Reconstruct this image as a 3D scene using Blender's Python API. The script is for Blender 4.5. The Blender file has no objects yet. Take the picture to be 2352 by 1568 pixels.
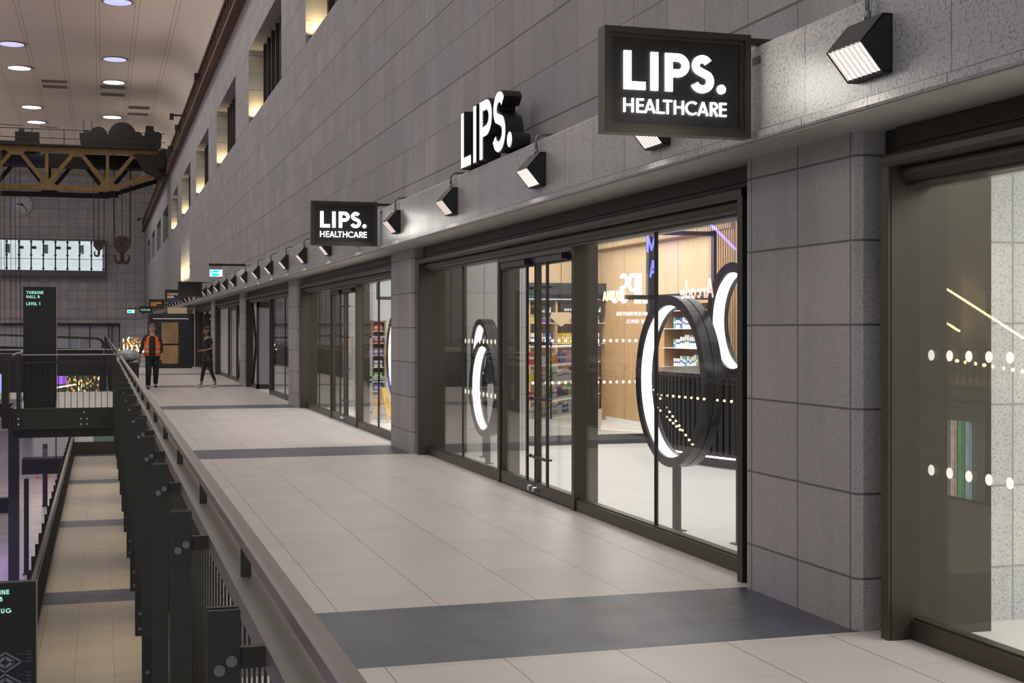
import bpy, bmesh, math, random
from mathutils import Vector, Matrix
random.seed(7)
SC = bpy.context.scene
COL = SC.collection
PI = math.pi
R = math.radians

# ------------------------------------------------------------------ camera, world, exposure
H = 1.6                                   # eye height above the upper walkway
FPX = 3088.0                              # focal length for a 2352 px wide frame
YAW = math.atan((1176 - 234) / FPX)
cam_d = bpy.data.cameras.new('camera')
cam = bpy.data.objects.new('camera', cam_d)
COL.objects.link(cam)
cam.location = (0, 0, H)
cam.rotation_euler = (PI / 2, 0, -YAW)
cam_d.sensor_width = 36
cam_d.lens = FPX / 2352 * 36
cam_d.shift_y = -27 / 2352
cam_d.clip_start = 0.05
cam_d.clip_end = 400
SC.camera = cam

W = bpy.data.worlds.new('world')
SC.world = W
W.use_nodes = True
W.node_tree.nodes['Background'].inputs[0].default_value = (0.55, 0.60, 0.67, 1)
W.node_tree.nodes['Background'].inputs[1].default_value = 1.0

SC.view_settings.view_transform = 'Standard'
SC.view_settings.look = 'None'
SC.view_settings.gamma = 1
SC.view_settings.exposure = 0.0
SC.view_settings.use_curve_mapping = False

def area(loc, sx, sy, energy, color=(1, 1, 1), rot=(0, 0, 0), spread=180):
    l = bpy.data.lights.new('area_light', 'AREA')
    l.shape = 'RECTANGLE'; l.size = sx; l.size_y = sy
    l.energy = energy; l.color = color; l.spread = R(spread)
    o = bpy.data.objects.new('area_light', l)
    o.location = loc; o.rotation_euler = rot
    COL.objects.link(o)
    return o

def spot(loc, target, energy, color, size=60, blend=.6, rad=.08):
    l = bpy.data.lights.new('spot_light', 'SPOT')
    l.energy = energy; l.color = color; l.spot_size = R(size); l.spot_blend = blend
    l.shadow_soft_size = rad
    o = bpy.data.objects.new('spot_light', l)
    o.location = loc
    d = Vector(target) - Vector(loc)
    o.rotation_euler = d.to_track_quat('-Z', 'Y').to_euler()
    COL.objects.link(o)
    return o

# large fill lights added under the ceiling, not fittings of the hall
HALL_E = 1.0
for yy in (10, 34, 58, 82, 106):
    area((-1.8, yy, 15.55), 5.0, 20, 540 * HALL_E, (1.0, .975, .96))
    # warm unseen fill added high on both sides to brighten the vault
    area((-17.5, yy, 11.7), 1.0, 18, 1500 * HALL_E, (1.0, .82, .63), (0, R(-155), 0), 150)
    area((3.3, yy, 11.95), .4, 18, 110 * HALL_E, (1.0, .86, .74), (0, R(152), 0), 150)
# shop lighting
area((6.2, 12.4, 3.38), 3.6, 8.6, 205, (1, .97, .93))
area((6.4, 19.6, 3.38), 3.4, 4.6, 300, (1, .96, .9))
area((6.0, 22.9, 3.38), 3.0, 8.4, 420, (1, .98, .96))
area((6.0, 1.9, 2.95), 2.6, 7.0, 255, (1, .97, .88))
area((5.0, 34.0, 3.0), 1.2, 8.0, 30, (.95, .93, 1))

# ------------------------------------------------------------------ node helpers
class N:
    def __init__(s, name):
        s.m = bpy.data.materials.new(name); s.m.use_nodes = True
        s.t = s.m.node_tree; s.t.nodes.clear()
        s.out = s.t.nodes.new('ShaderNodeOutputMaterial')
    def n(s, kind, **kw):
        x = s.t.nodes.new('ShaderNode' + kind)
        for k, v in kw.items(): setattr(x, k, v)
        return x
    def put(s, sock, v):
        if hasattr(v, 'is_linked') or isinstance(v, bpy.types.NodeSocket): s.t.links.new(v, sock)
        elif isinstance(v, (tuple, list)) and len(v) == 3 and sock.type == 'RGBA': sock.default_value = (*v, 1)
        else: sock.default_value = v
    def math(s, op, a, b=0.0, c=None):
        x = s.n('Math', operation=op); s.put(x.inputs[0], a); s.put(x.inputs[1], b)
        if c is not None: s.put(x.inputs[2], c)
        return x.outputs[0]
    def mix(s, f, a, b, blend='MIX'):
        x = s.n('Mix', data_type='RGBA', blend_type=blend); s.put(x.inputs[0], f); s.put(x.inputs[6], a); s.put(x.inputs[7], b)
        return x.outputs[2]
    def pos(s):
        g = s.n('NewGeometry'); x = s.n('SeparateXYZ'); s.t.links.new(g.outputs['Position'], x.inputs[0])
        return g, x.outputs
    def comb(s, a, b, c=0.0):
        x = s.n('CombineXYZ'); s.put(x.inputs[0], a); s.put(x.inputs[1], b); s.put(x.inputs[2], c); return x.outputs[0]
    def noise(s, vec, scale, detail=3, rough=.55):
        x = s.n('TexNoise'); s.put(x.inputs['Vector'], vec); x.inputs['Scale'].default_value = scale
        x.inputs['Detail'].default_value = detail; x.inputs['Roughness'].default_value = rough
        return x.outputs[0]
    def ramp(s, f, a, b):
        x = s.n('MapRange'); s.put(x.inputs[0], f); x.inputs[1].default_value = a; x.inputs[2].default_value = b
        return x.outputs[0]
    def line(s, c, off, pitch, hw):       # 1 on a joint line, 0 elsewhere
        u = s.math('DIVIDE', s.math('SUBTRACT', c, off), pitch)
        fr = s.math('ABSOLUTE', s.math('SUBTRACT', u, s.math('ROUND', u)))
        return s.math('LESS_THAN', fr, hw / pitch)
    def cell(s, c, off, pitch):
        return s.math('FLOOR', s.math('DIVIDE', s.math('SUBTRACT', c, off), pitch))
    def white(s, vec):
        x = s.n('TexWhiteNoise', noise_dimensions='3D'); s.put(x.inputs[0], vec); return x.outputs['Value']
    def bsdf(s, color, rough=.5, metal=0.0, bump=None, bstr=.2, spec=.5):
        b = s.n('BsdfPrincipled'); s.put(b.inputs['Base Color'], color); s.put(b.inputs['Roughness'], rough)
        s.put(b.inputs['Metallic'], metal); b.inputs['Specular IOR Level'].default_value = spec
        if bump is not None:
            bp = s.n('Bump'); bp.inputs['Strength'].default_value = bstr; bp.inputs['Distance'].default_value = .01
            s.put(bp.inputs['Height'], bump); s.t.links.new(bp.outputs[0], b.inputs['Normal'])
        s.t.links.new(b.outputs[0], s.out.inputs[0]); return s.m

def plain(name, col, rough=.5, metal=0., var=.12, scale=18, bstr=.06):
    n = N(name); tc = n.n('TexCoord')
    f = n.noise(tc.outputs['Object'], scale)
    k = n.mix(f, tuple(c * (1 - var) for c in col), tuple(min(1, c * (1 + var)) for c in col))
    return n.bsdf(k, rough, metal, f, bstr)

def emis(name, col, strength, var=0.0, scale=6):
    n = N(name); e = n.n('Emission')
    if var:
        tc = n.n('TexCoord'); f = n.noise(tc.outputs['Object'], scale)
        n.put(e.inputs[0], n.mix(f, tuple(c * (1 - var) for c in col), col))
    else: e.inputs[0].default_value = (*col, 1)
    e.inputs[1].default_value = strength
    n.t.links.new(e.outputs[0], n.out.inputs[0]); return n.m

def glass_mat(name, tint=(1, 1, 1), boost=1.0, ior=1.5):
    n = N(name); tr = n.n('BsdfTransparent'); tr.inputs[0].default_value = (*tint, 1)
    gl = n.n('BsdfGlossy'); gl.inputs['Roughness'].default_value = 0.0
    g = n.n('NewGeometry'); dt = n.n('VectorMath', operation='DOT_PRODUCT')
    n.t.links.new(g.outputs['Normal'], dt.inputs[0]); n.t.links.new(g.outputs['Incoming'], dt.inputs[1])
    c = n.math('SUBTRACT', 1.0, n.math('ABSOLUTE', dt.outputs['Value']))
    fr = n.math('ADD', .04, n.math('MULTIPLY', .96, n.math('POWER', c, 5.0)))
    mx = n.n('MixShader'); n.put(mx.inputs[0], n.math('MULTIPLY', fr, boost))
    n.t.links.new(tr.outputs[0], mx.inputs[1]); n.t.links.new(gl.outputs[0], mx.inputs[2])
    n.t.links.new(mx.outputs[0], n.out.inputs[0]); return n.m

def stone(name, uoff, upitch, voff, vpitch, c1, c2, c3, fleck, jw=.004, jcol=(.09, .08, .075), fs=42, heavy=None, rough=.6, var=1.0):
    n = N(name); g, p = n.pos()
    nx = n.n('SeparateXYZ'); n.t.links.new(g.outputs['Normal'], nx.inputs[0])
    ax = n.math('GREATER_THAN', n.math('ABSOLUTE', nx.outputs[0]), .7)
    u = n.math('ADD', n.math('MULTIPLY', p[1], ax), n.math('MULTIPLY', p[0], n.math('SUBTRACT', 1.0, ax)))
    v = p[2]
    cu, cv = n.cell(u, uoff, upitch), n.cell(v, voff, vpitch)
    r1 = n.white(n.comb(cu, cv, 1.0)); r2 = n.white(n.comb(cu, cv, 7.3))
    base = n.mix(r1, c1, c2)
    base = n.mix(n.math('MULTIPLY', n.math('GREATER_THAN', r2, .72), .75 * var), base, c3)
    big = n.noise(g.outputs['Position'], 1.3, 4)
    base = n.mix(n.math('MULTIPLY', big, .35), base, tuple(c * .55 for c in c1))
    st = n.n('Mapping'); st.inputs['Scale'].default_value = (5, 5, .35); n.t.links.new(g.outputs['Position'], st.inputs[0])
    streak = n.noise(st.outputs[0], 1.6, 4)
    base = n.mix(n.math('MULTIPLY', n.ramp(streak, .5, .75), .22), base, (.16, .16, .18))
    fl = n.noise(g.outputs['Position'], fs, 2, .5)
    fl2 = n.noise(g.outputs['Position'], fs * 2.6, 1)
    fm = n.math('MULTIPLY', n.ramp(n.math('ADD', n.math('MULTIPLY', fl, .7), n.math('MULTIPLY', fl2, .3)), .53, .6), fleck)
    base = n.mix(fm, base, (.11, .14, .25))
    gr = n.noise(g.outputs['Position'], 160, 1)
    base = n.mix(n.math('MULTIPLY', n.ramp(gr, .45, .7), .3), base, (.52, .49, .46))
    ln = n.math('MAXIMUM', n.line(u, uoff, upitch, jw), n.line(v, voff, vpitch, jw))
    if heavy: ln = n.math('MAXIMUM', ln, n.line(v, heavy[0], heavy[1], heavy[2]))
    base = n.mix(n.math('MULTIPLY', ln, .85), base, jcol)
    hgt = n.math('SUBTRACT', n.math('MULTIPLY', fl, .4), ln)
    rg = n.math('ADD', rough, n.math('MULTIPLY', big, .2))
    return n.bsdf(base, rg, 0., hgt, .35)

def tiles(name, xoff, xp, yoff, yp, c1, c2, band=True, rough=.32, bandc=((.045, .050, .072), (.085, .092, .125)), jd=.45):
    n = N(name); g, p = n.pos()
    x, y = p[0], p[1]
    # position inside the bay (bays repeat every 10.72 m)
    q = n.math('SUBTRACT', y, 6.28)
    m = n.math('MULTIPLY', n.math('SUBTRACT', n.math('DIVIDE', q, 10.72), n.math('FLOOR', n.math('DIVIDE', q, 10.72))), 10.72)
    bm_ = n.math('LESS_THAN', m, 1.3) if band else 0.0
    yy = n.math('ADD', m, 6.28)
    cx, cy = n.cell(x, xoff, xp), n.cell(yy, yoff, yp)
    rnd = n.white(n.comb(cx, cy, n.cell(y, 6.28, 10.72)))
    st = n.n('Mapping'); st.inputs['Scale'].default_value = (.6, 4.5, 1); n.t.links.new(g.outputs['Position'], st.inputs[0])
    stk = n.noise(st.outputs[0], 1.5, 4)
    cl = n.noise(g.outputs['Position'], 2.2, 5)
    base = n.mix(n.math('ADD', n.math('MULTIPLY', stk, .6), n.math('MULTIPLY', rnd, .4)), c1, c2)
    base = n.mix(n.math('MULTIPLY', n.ramp(cl, .5, .8), .2), base, tuple(c * .7 for c in c1))
    if band:
        bc = n.mix(n.ramp(n.noise(g.outputs['Position'], 5, 6, .65), .35, .7), bandc[0], bandc[1])
        bc = n.mix(n.math('MULTIPLY', rnd, .35), bc, tuple(c * 1.3 for c in bandc[1]))
        base = n.mix(bm_, base, bc)
    ln = n.math('MAXIMUM', n.line(x, xoff, xp, .0028), n.math('MULTIPLY', n.line(yy, yoff, yp, .0018), .6))
    if band:
        yb = n.line(yy, 6.28, 1.3, .0025); ln = n.math('MAXIMUM', ln, n.math('MULTIPLY', yb, bm_))
    base = n.mix(n.math('MULTIPLY', ln, jd * 1.8), base, (.05, .045, .04))
    rr = n.math('ADD', rough, n.math('MULTIPLY', cl, .16))
    return n.bsdf(base, rr, 0., n.math('MULTIPLY', ln, -1.), .2)

M = {}
M['wall'] = stone('wall_stone', 6.30, .622, 3.485, .466, (.34, .325, .32), (.43, .405, .395), (.33, .34, .39), .35, .004, heavy=(3.485, .932, .009), jcol=(.10, .09, .085))
M['ledge'] = stone('ledge_stone', 6.301, .636, 2.72, 9., (.43, .41, .38), (.51, .485, .44), (.37, .38, .41), .8, .005, jcol=(.13, .12, .11), rough=.24, fs=60)
M['pier'] = stone('pier_stone', 6.35, .572, .277, .45, (.39, .365, .34), (.46, .43, .40), (.36, .37, .41), .62, .0065, jcol=(.085, .07, .065), rough=.45, fs=105)
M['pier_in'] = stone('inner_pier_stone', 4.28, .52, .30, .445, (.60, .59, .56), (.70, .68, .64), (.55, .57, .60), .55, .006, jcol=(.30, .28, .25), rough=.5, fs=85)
M['endwall'] = stone('end_wall_stone', -8.8, .84, 2.7, .83, (.50, .47, .49), (.62, .56, .56), (.43, .45, .52), .0, .014, jcol=(.10, .09, .10))
M['concrete'] = plain('soffit_concrete', (.40, .385, .355), .55, 0, .18, 5, .2)
M['floor'] = tiles('walkway_tiles', 1.282, .592, 7.961, .642, (.47, .435, .42), (.56, .525, .51))
M['floor_low'] = tiles('lower_walkway_tiles', -1.0, .592, 7.961, .642, (.37, .33, .27), (.46, .41, .34))
M['floor_shop'] = tiles('shop_tiles', 1.282, .592, 7.961, .642, (.66, .65, .63), (.74, .73, .71), band=False, rough=.4, jd=.1)
M['floor_ground'] = tiles('ground_tiles_neon_tint', 0, 1.8, 0, 1.2, (.30, .25, .33), (.52, .44, .56), band=False, rough=.25)  # purple cast of the neon light is put into the tile colour
M['bronze'] = plain('bronze_steel', (.060, .050, .035), .42, .35, .15, 9, .02)
M['bronze_d'] = plain('dark_bronze_steel', (.030, .027, .024), .4, .3, .15, 9, .02)
M['black'] = plain('black_paint', (.012, .012, .013), .45, 0, .1, 20, .02)
M['lamp_black'] = plain('lamp_black_paint', (.018, .018, .02), .5, .1, .1, 20, .02)
M['balus'] = plain('balustrade_paint', (.040, .038, .028), .45, .2, .12, 12, .02)
M['rail'] = plain('brushed_steel', (.34, .30, .28), .38, .7, .12, 30, .05)
M['rail3'] = plain('satin_steel_rail', (.58, .56, .52), .4, .15, .08, 20, .02)
M['rail2'] = plain('bottom_rail_steel', (.25, .235, .215), .42, .5, .15, 14, .05)
M['steel'] = plain('bright_steel', (.55, .55, .56), .25, .9, .1, 30, .02)
M['conduit'] = plain('galvanised_conduit', (.24, .25, .28), .4, .6, .1, 30, .03)
M['navy'] = plain('navy_steel', (.028, .030, .042), .5, .2, .1, 8, .02)
M['gold'] = plain('crane_paint_lit_yellow', (.19, .11, .032), .45, .3, .55, 2, .2)  # rust-gold paint, with the yellow of the warm lighting put into its colour
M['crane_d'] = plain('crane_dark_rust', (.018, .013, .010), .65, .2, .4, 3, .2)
M['rust'] = plain('rusty_crane_rail', (.13, .072, .048), .7, .2, .4, 4, .3)
M['hookm'] = plain('hook_brown', (.085, .052, .036), .6, .2, .4, 4, .3)
M['rope'] = plain('wire_rope', (.03, .03, .03), .6, .3)
M['white'] = plain('white_paint', (.78, .78, .77), .5, 0, .03, 4, .02)
M['white_sh'] = plain('white_shelf', (.74, .74, .73), .4, 0, .04, 8, .02)
M['lilac'] = plain('lilac_hoarding', (.50, .49, .54), .5, 0, .06, 1.2, .02)
M['grey_panel'] = plain('grey_hoarding', (.36, .36, .38), .5, 0, .05, 1.5, .02)
M['yellow'] = plain('yellow_plastic', (.80, .48, .03), .4, 0, .08, 10, .02)
M['grey_frame'] = plain('grey_frame', (.42, .45, .50), .4, .2)
M['skin'] = plain('skin', (.50, .30, .22), .55)
M['skin2'] = plain('skin_arm', (.30, .17, .11), .55)
M['cloth_d'] = plain('dark_cloth', (.022, .022, .028), .85, 0, .3, 20, .2)
M['cloth_b'] = plain('brown_cloth', (.05, .036, .03), .85, 0, .3, 20, .2)
M['hivis'] = plain('orange_fabric', (.95, .17, .03), .7, 0, .1, 12, .1)
M['reflect'] = plain('reflective_tape', (.55, .55, .52), .35, .2)
M['hair'] = plain('dark_hair', (.03, .02, .017), .6, 0, .4, 40, .3)
M['hair_g'] = plain('grey_hair', (.16, .13, .12), .6, 0, .4, 40, .3)
M['shoe_w'] = plain('white_shoes', (.60, .60, .58), .5)
M['glass'] = glass_mat('clear_glass', (.97, .98, .975))
M['glass_g'] = glass_mat('green_edge_glass', (.80, .88, .85))
M['glass_bal'] = glass_mat('balustrade_glass', (.93, .95, .94))
def dotm():
    n = N('frosted_dot'); d = n.n('BsdfDiffuse'); d.inputs[0].default_value = (.85, .84, .8, 1); tl = n.n('BsdfTranslucent'); tl.inputs[0].default_value = (.85, .84, .8, 1)
    a = n.n('AddShader'); n.t.links.new(d.outputs[0], a.inputs[0]); n.t.links.new(tl.outputs[0], a.inputs[1])
    tr = n.n('BsdfTransparent'); m = n.n('MixShader'); m.inputs[0].default_value = .45
    n.t.links.new(tr.outputs[0], m.inputs[1]); n.t.links.new(a.outputs[0], m.inputs[2]); n.t.links.new(m.outputs[0], n.out.inputs[0]); return n.m
M['dot'] = dotm()
M['e_lamp'] = emis('lamp_glow', (1.0, .84, .77), 7)
M['louvre'] = emis('louvre_painted_glow', (1.0, .82, .73), .8)  # louvre plates glow themselves, standing in for light caught from the diffuser
M['e_sign'] = emis('sign_letter_glow', (1.0, .96, .90), 4.2)
M['e_letter'] = emis('window_lettering', (1, 1, 1), 1.6)
M['e_sign3'] = emis('channel_letter_glow', (1.0, 1.0, .96), 1.25)
M['e_ring'] = emis('ring_light_glow', (1, .99, .97), 3.2)
M['e_ceil'] = emis('round_light_glow', (.86, .88, 1.0), 4.5)
M['e_ceil2'] = emis('round_light_lilac_glow', (.62, .62, 1.0), 1.3, .35, .8)
M['e_win'] = emis('control_room_glow', (.86, .95, 1.0), .95, .25, .5)
M['e_mint'] = emis('mint_letters', (.40, .90, .72), .9)
M['e_exit'] = emis('exit_green_glow', (.0, .85, .72), 1.3)
M['e_exitw'] = emis('exit_white_glow', (.85, .95, 1), 1.8)
M['e_warm'] = emis('warm_glow', (1.0, .72, .36), 6)
M['e_white'] = emis('cool_white_glow', (.95, .96, 1), 3)
M['e_blue'] = emis('blue_neon', (.10, .10, 1.0), 20)
M['e_yel'] = emis('yellow_neon', (1.0, .85, .45), 9)
M['e_pink'] = emis('pink_white_neon', (1.0, .62, .55), 8)
M['e_gold'] = emis('gold_strip_glow', (1.0, .66, .28), 30)
M['e_screen'] = emis('led_screen_glow', (.35, .38, 1.0), 1.6, .5, 1.5)
M['e_purple'] = emis('purple_screen_glow', (.42, .15, .9), 1.3, .5, 2)

def wood(name, c1, c2, slat=None, rough=.5):
    n = N(name); g, p = n.pos()
    st = n.n('Mapping'); st.inputs['Scale'].default_value = (9, 9, .6); n.t.links.new(g.outputs['Position'], st.inputs[0])
    f = n.noise(st.outputs[0], 3.5, 5)
    base = n.mix(n.ramp(f, .3, .7), c1, c2)
    ln = n.line(p[1], 20.32, 1.12, .006)
    base = n.mix(n.math('MULTIPLY', ln, .9), base, (.03, .02, .012))
    return n.bsdf(base, rough, 0., f, .05)
M['wood'] = wood('oak_panel', (.44, .27, .13), (.58, .38, .21))
M['wood_l'] = wood('pale_oak_panel', (.54, .38, .23), (.64, .47, .31))
M['wood_d'] = wood('brown_oak_niche', (.26, .14, .06), (.36, .20, .09))

def ceiling_mat():
    n = N('ceiling_panels'); g, p = n.pos()
    f = n.noise(g.outputs['Position'], .3, 3)
    base = n.mix(f, (.54, .48, .43), (.60, .54, .48))
    rib = n.math('MAXIMUM', n.line(p[0], -.10, 1.674, .018), n.line(p[0], -.28, 1.674, .018))
    cr = n.line(p[1], .2, 1.45, .014)
    ln = n.math('MAXIMUM', n.math('MULTIPLY', rib, .9), n.math('MULTIPLY', cr, .45))
    return n.bsdf(n.mix(n.math('MULTIPLY', ln, .55), base, (.12, .09, .085)), .75)
M['ceiling'] = ceiling_mat()

# ------------------------------------------------------------------ mesh helpers
class MB:
    def __init__(s): s.v = []; s.f = []; s.m = []
    def add(s, vs, fs, mi=0):
        b = len(s.v); s.v += [tuple(x) for x in vs]; s.f += [tuple(b + i for i in f) for f in fs]; s.m += [mi] * len(fs); return s
    def box(s, x0, y0, z0, x1, y1, z1, mi=0):
        if x0 > x1: x0, x1 = x1, x0
        if y0 > y1: y0, y1 = y1, y0
        if z0 > z1: z0, z1 = z1, z0
        v = [(x0, y0, z0), (x1, y0, z0), (x1, y1, z0), (x0, y1, z0), (x0, y0, z1), (x1, y0, z1), (x1, y1, z1), (x0, y1, z1)]
        return s.add(v, [(0, 3, 2, 1), (4, 5, 6, 7), (0, 1, 5, 4), (1, 2, 6, 5), (2, 3, 7, 6), (3, 0, 4, 7)], mi)
    def prism(s, poly, axis, a, b, mi=0):
        # poly: list of 2D points; axis 'x': (y,z); 'y': (x,z); 'z': (x,y)
        def P(p, t):
            return (t, p[0], p[1]) if axis == 'x' else ((p[0], t, p[1]) if axis == 'y' else (p[0], p[1], t))
        k = len(poly)
        vs = [P(p, a) for p in poly] + [P(p, b) for p in poly]
        fs = [tuple(range(k)), tuple(range(2 * k - 1, k - 1, -1))] + [(i, (i + 1) % k, k + (i + 1) % k, k + i) for i in range(k)]
        return s.add(vs, fs, mi)
    def tube(s, pts, r, seg=8, mi=0, r1=None):
        pts = [Vector(p) for p in pts]; n = len(pts); rings = []
        up = Vector((0, 0, 1)); prev = None
        for i, p in enumerate(pts):
            d = ((pts[min(i + 1, n - 1)] - pts[max(i - 1, 0)])).normalized()
            if prev is None:
                a = d.cross(up)
                if a.length < 1e-3: a = d.cross(Vector((1, 0, 0)))
                a.normalize()
            else:
                a = prev - d * prev.dot(d)
                a.normalize()
            prev = a; b = d.cross(a)
            rr = r if r1 is None else r + (r1 - r) * i / (n - 1)
            rings.append([p + (a * math.cos(t) + b * math.sin(t)) * rr for t in [2 * PI * k / seg for k in range(seg)]])
        vs = [v for rg in rings for v in rg]
        fs = [(i * seg + k, i * seg + (k + 1) % seg, (i + 1) * seg + (k + 1) % seg, (i + 1) * seg + k) for i in range(n - 1) for k in range(seg)]
        fs += [tuple(range(seg - 1, -1, -1)), tuple((n - 1) * seg + k for k in range(seg))]
        return s.add(vs, fs, mi)
    def bar(s, a, b, w, h=None, mi=0, upv=(0, 0, 1)):
        a, b = Vector(a), Vector(b); h = h or w
        d = (b - a).normalized(); u = Vector(upv)
        sx = d.cross(u)
        if sx.length < 1e-3: sx = d.cross(Vector((0, 1, 0)))
        sx.normalize(); sy = sx.cross(d)
        vs = []
        for p in (a, b):
            for i, j in ((-1, -1), (1, -1), (1, 1), (-1, 1)): vs.append(p + sx * i * w / 2 + sy * j * h / 2)
        return s.add(vs, [(0, 3, 2, 1), (4, 5, 6, 7), (0, 1, 5, 4), (1, 2, 6, 5), (2, 3, 7, 6), (3, 0, 4, 7)], mi)
    def cyl(s, c, axis, r, l, seg=20, mi=0, r2=None):
        a = Vector({'x': (1, 0, 0), 'y': (0, 1, 0), 'z': (0, 0, 1)}[axis])
        c = Vector(c)
        return s.tube([c, c + a * l], r, seg, mi, r2)
    def ball(s, c, r, sx=1, sy=1, sz=1, seg=12, rg=8, mi=0):
        vs = [(c[0], c[1], c[2] + r * sz)]; fs = []
        for i in range(1, rg):
            t = PI * i / rg
            for k in range(seg):
                a = 2 * PI * k / seg
                vs.append((c[0] + r * sx * math.sin(t) * math.cos(a), c[1] + r * sy * math.sin(t) * math.sin(a), c[2] + r * sz * math.cos(t)))
        vs.append((c[0], c[1], c[2] - r * sz)); e = len(vs) - 1
        for k in range(seg): fs.append((0, 1 + k, 1 + (k + 1) % seg))
        for i in range(rg - 2):
            for k in range(seg): fs.append((1 + i * seg + k, 1 + (i + 1) * seg + k, 1 + (i + 1) * seg + (k + 1) % seg, 1 + i * seg + (k + 1) % seg))
        b = 1 + (rg - 2) * seg
        for k in range(seg): fs.append((b + k, e, b + (k + 1) % seg))
        return s.add(vs, fs, mi)
    def loft(s, rings, mi=0, caps=True):
        n = len(rings[0]); vs = [v for rg in rings for v in rg]
        fs = [(i * n + k, i * n + (k + 1) % n, (i + 1) * n + (k + 1) % n, (i + 1) * n + k) for i in range(len(rings) - 1) for k in range(n)]
        if caps: fs += [tuple(range(n - 1, -1, -1)), tuple((len(rings) - 1) * n + k for k in range(n))]
        return s.add(vs, fs, mi)
    def build(s, name, mats, parent=None, smooth=False, bevel=0.0):
        me = bpy.data.meshes.new(name); me.from_pydata(s.v, [], s.f)
        if not isinstance(mats, (list, tuple)): mats = [mats]
        for m in mats: me.materials.append(m)
        for p, i in zip(me.polygons, s.m): p.material_index = i
        bm = bmesh.new(); bm.from_mesh(me); bmesh.ops.recalc_face_normals(bm, faces=bm.faces); bm.to_mesh(me); bm.free()
        if smooth:
            for p in me.polygons: p.use_smooth = True
        o = bpy.data.objects.new(name, me); COL.objects.link(o)
        if parent: o.parent = parent
        if bevel:
            b = o.modifiers.new('bevel', 'BEVEL'); b.width = bevel; b.segments = 2; b.limit_method = 'ANGLE'
        return o

def box(*a): return MB().box(*a)
def struct(o): o['kind'] = 'structure'; return o
def tag(o, label, cat, group=None):
    o['label'] = label; o['category'] = cat
    if group: o['group'] = group
    return o
def thing(name, label, cat, loc=(0, 0, 0), rz=0, group=None):
    o = bpy.data.objects.new(name, None); COL.objects.link(o); o.location = loc; o.rotation_euler = (0, 0, rz)
    o.empty_display_size = .1
    return tag(o, label, cat, group)
def dup(root, loc=None, label=None, rz=None):
    def cp(o, par):
        c = o.copy(); COL.objects.link(c)
        if par: c.parent = par
        for ch in list(o.children): cp(ch, c)
        return c
    r = cp(root, None)
    if loc: r.location = loc
    if rz is not None: r.rotation_euler = (0, 0, rz)
    if label: r['label'] = label
    return r
ORD = ['first', 'second', 'third', 'fourth', 'fifth', 'sixth', 'seventh', 'eighth', 'ninth', 'tenth', 'eleventh', 'twelfth', 'thirteenth', 'fourteenth', 'fifteenth', 'sixteenth',
       'seventeenth', 'eighteenth', 'nineteenth', 'twentieth'] + ['twenty-' + x for x in ('first', 'second', 'third', 'fourth', 'fifth', 'sixth', 'seventh', 'eighth', 'ninth')] + ['thirtieth'] + ['thirty-' + x for x in ('first', 'second', 'third', 'fourth', 'fifth', 'sixth', 'seventh', 'eighth', 'ninth')] + ['fortieth'] + ['forty-' + x for x in ('first', 'second', 'third', 'fourth', 'fifth', 'sixth', 'seventh', 'eighth', 'ninth')] + ['fiftieth'] + ['fifty-' + x for x in ('first', 'second', 'third', 'fourth')]

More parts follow.
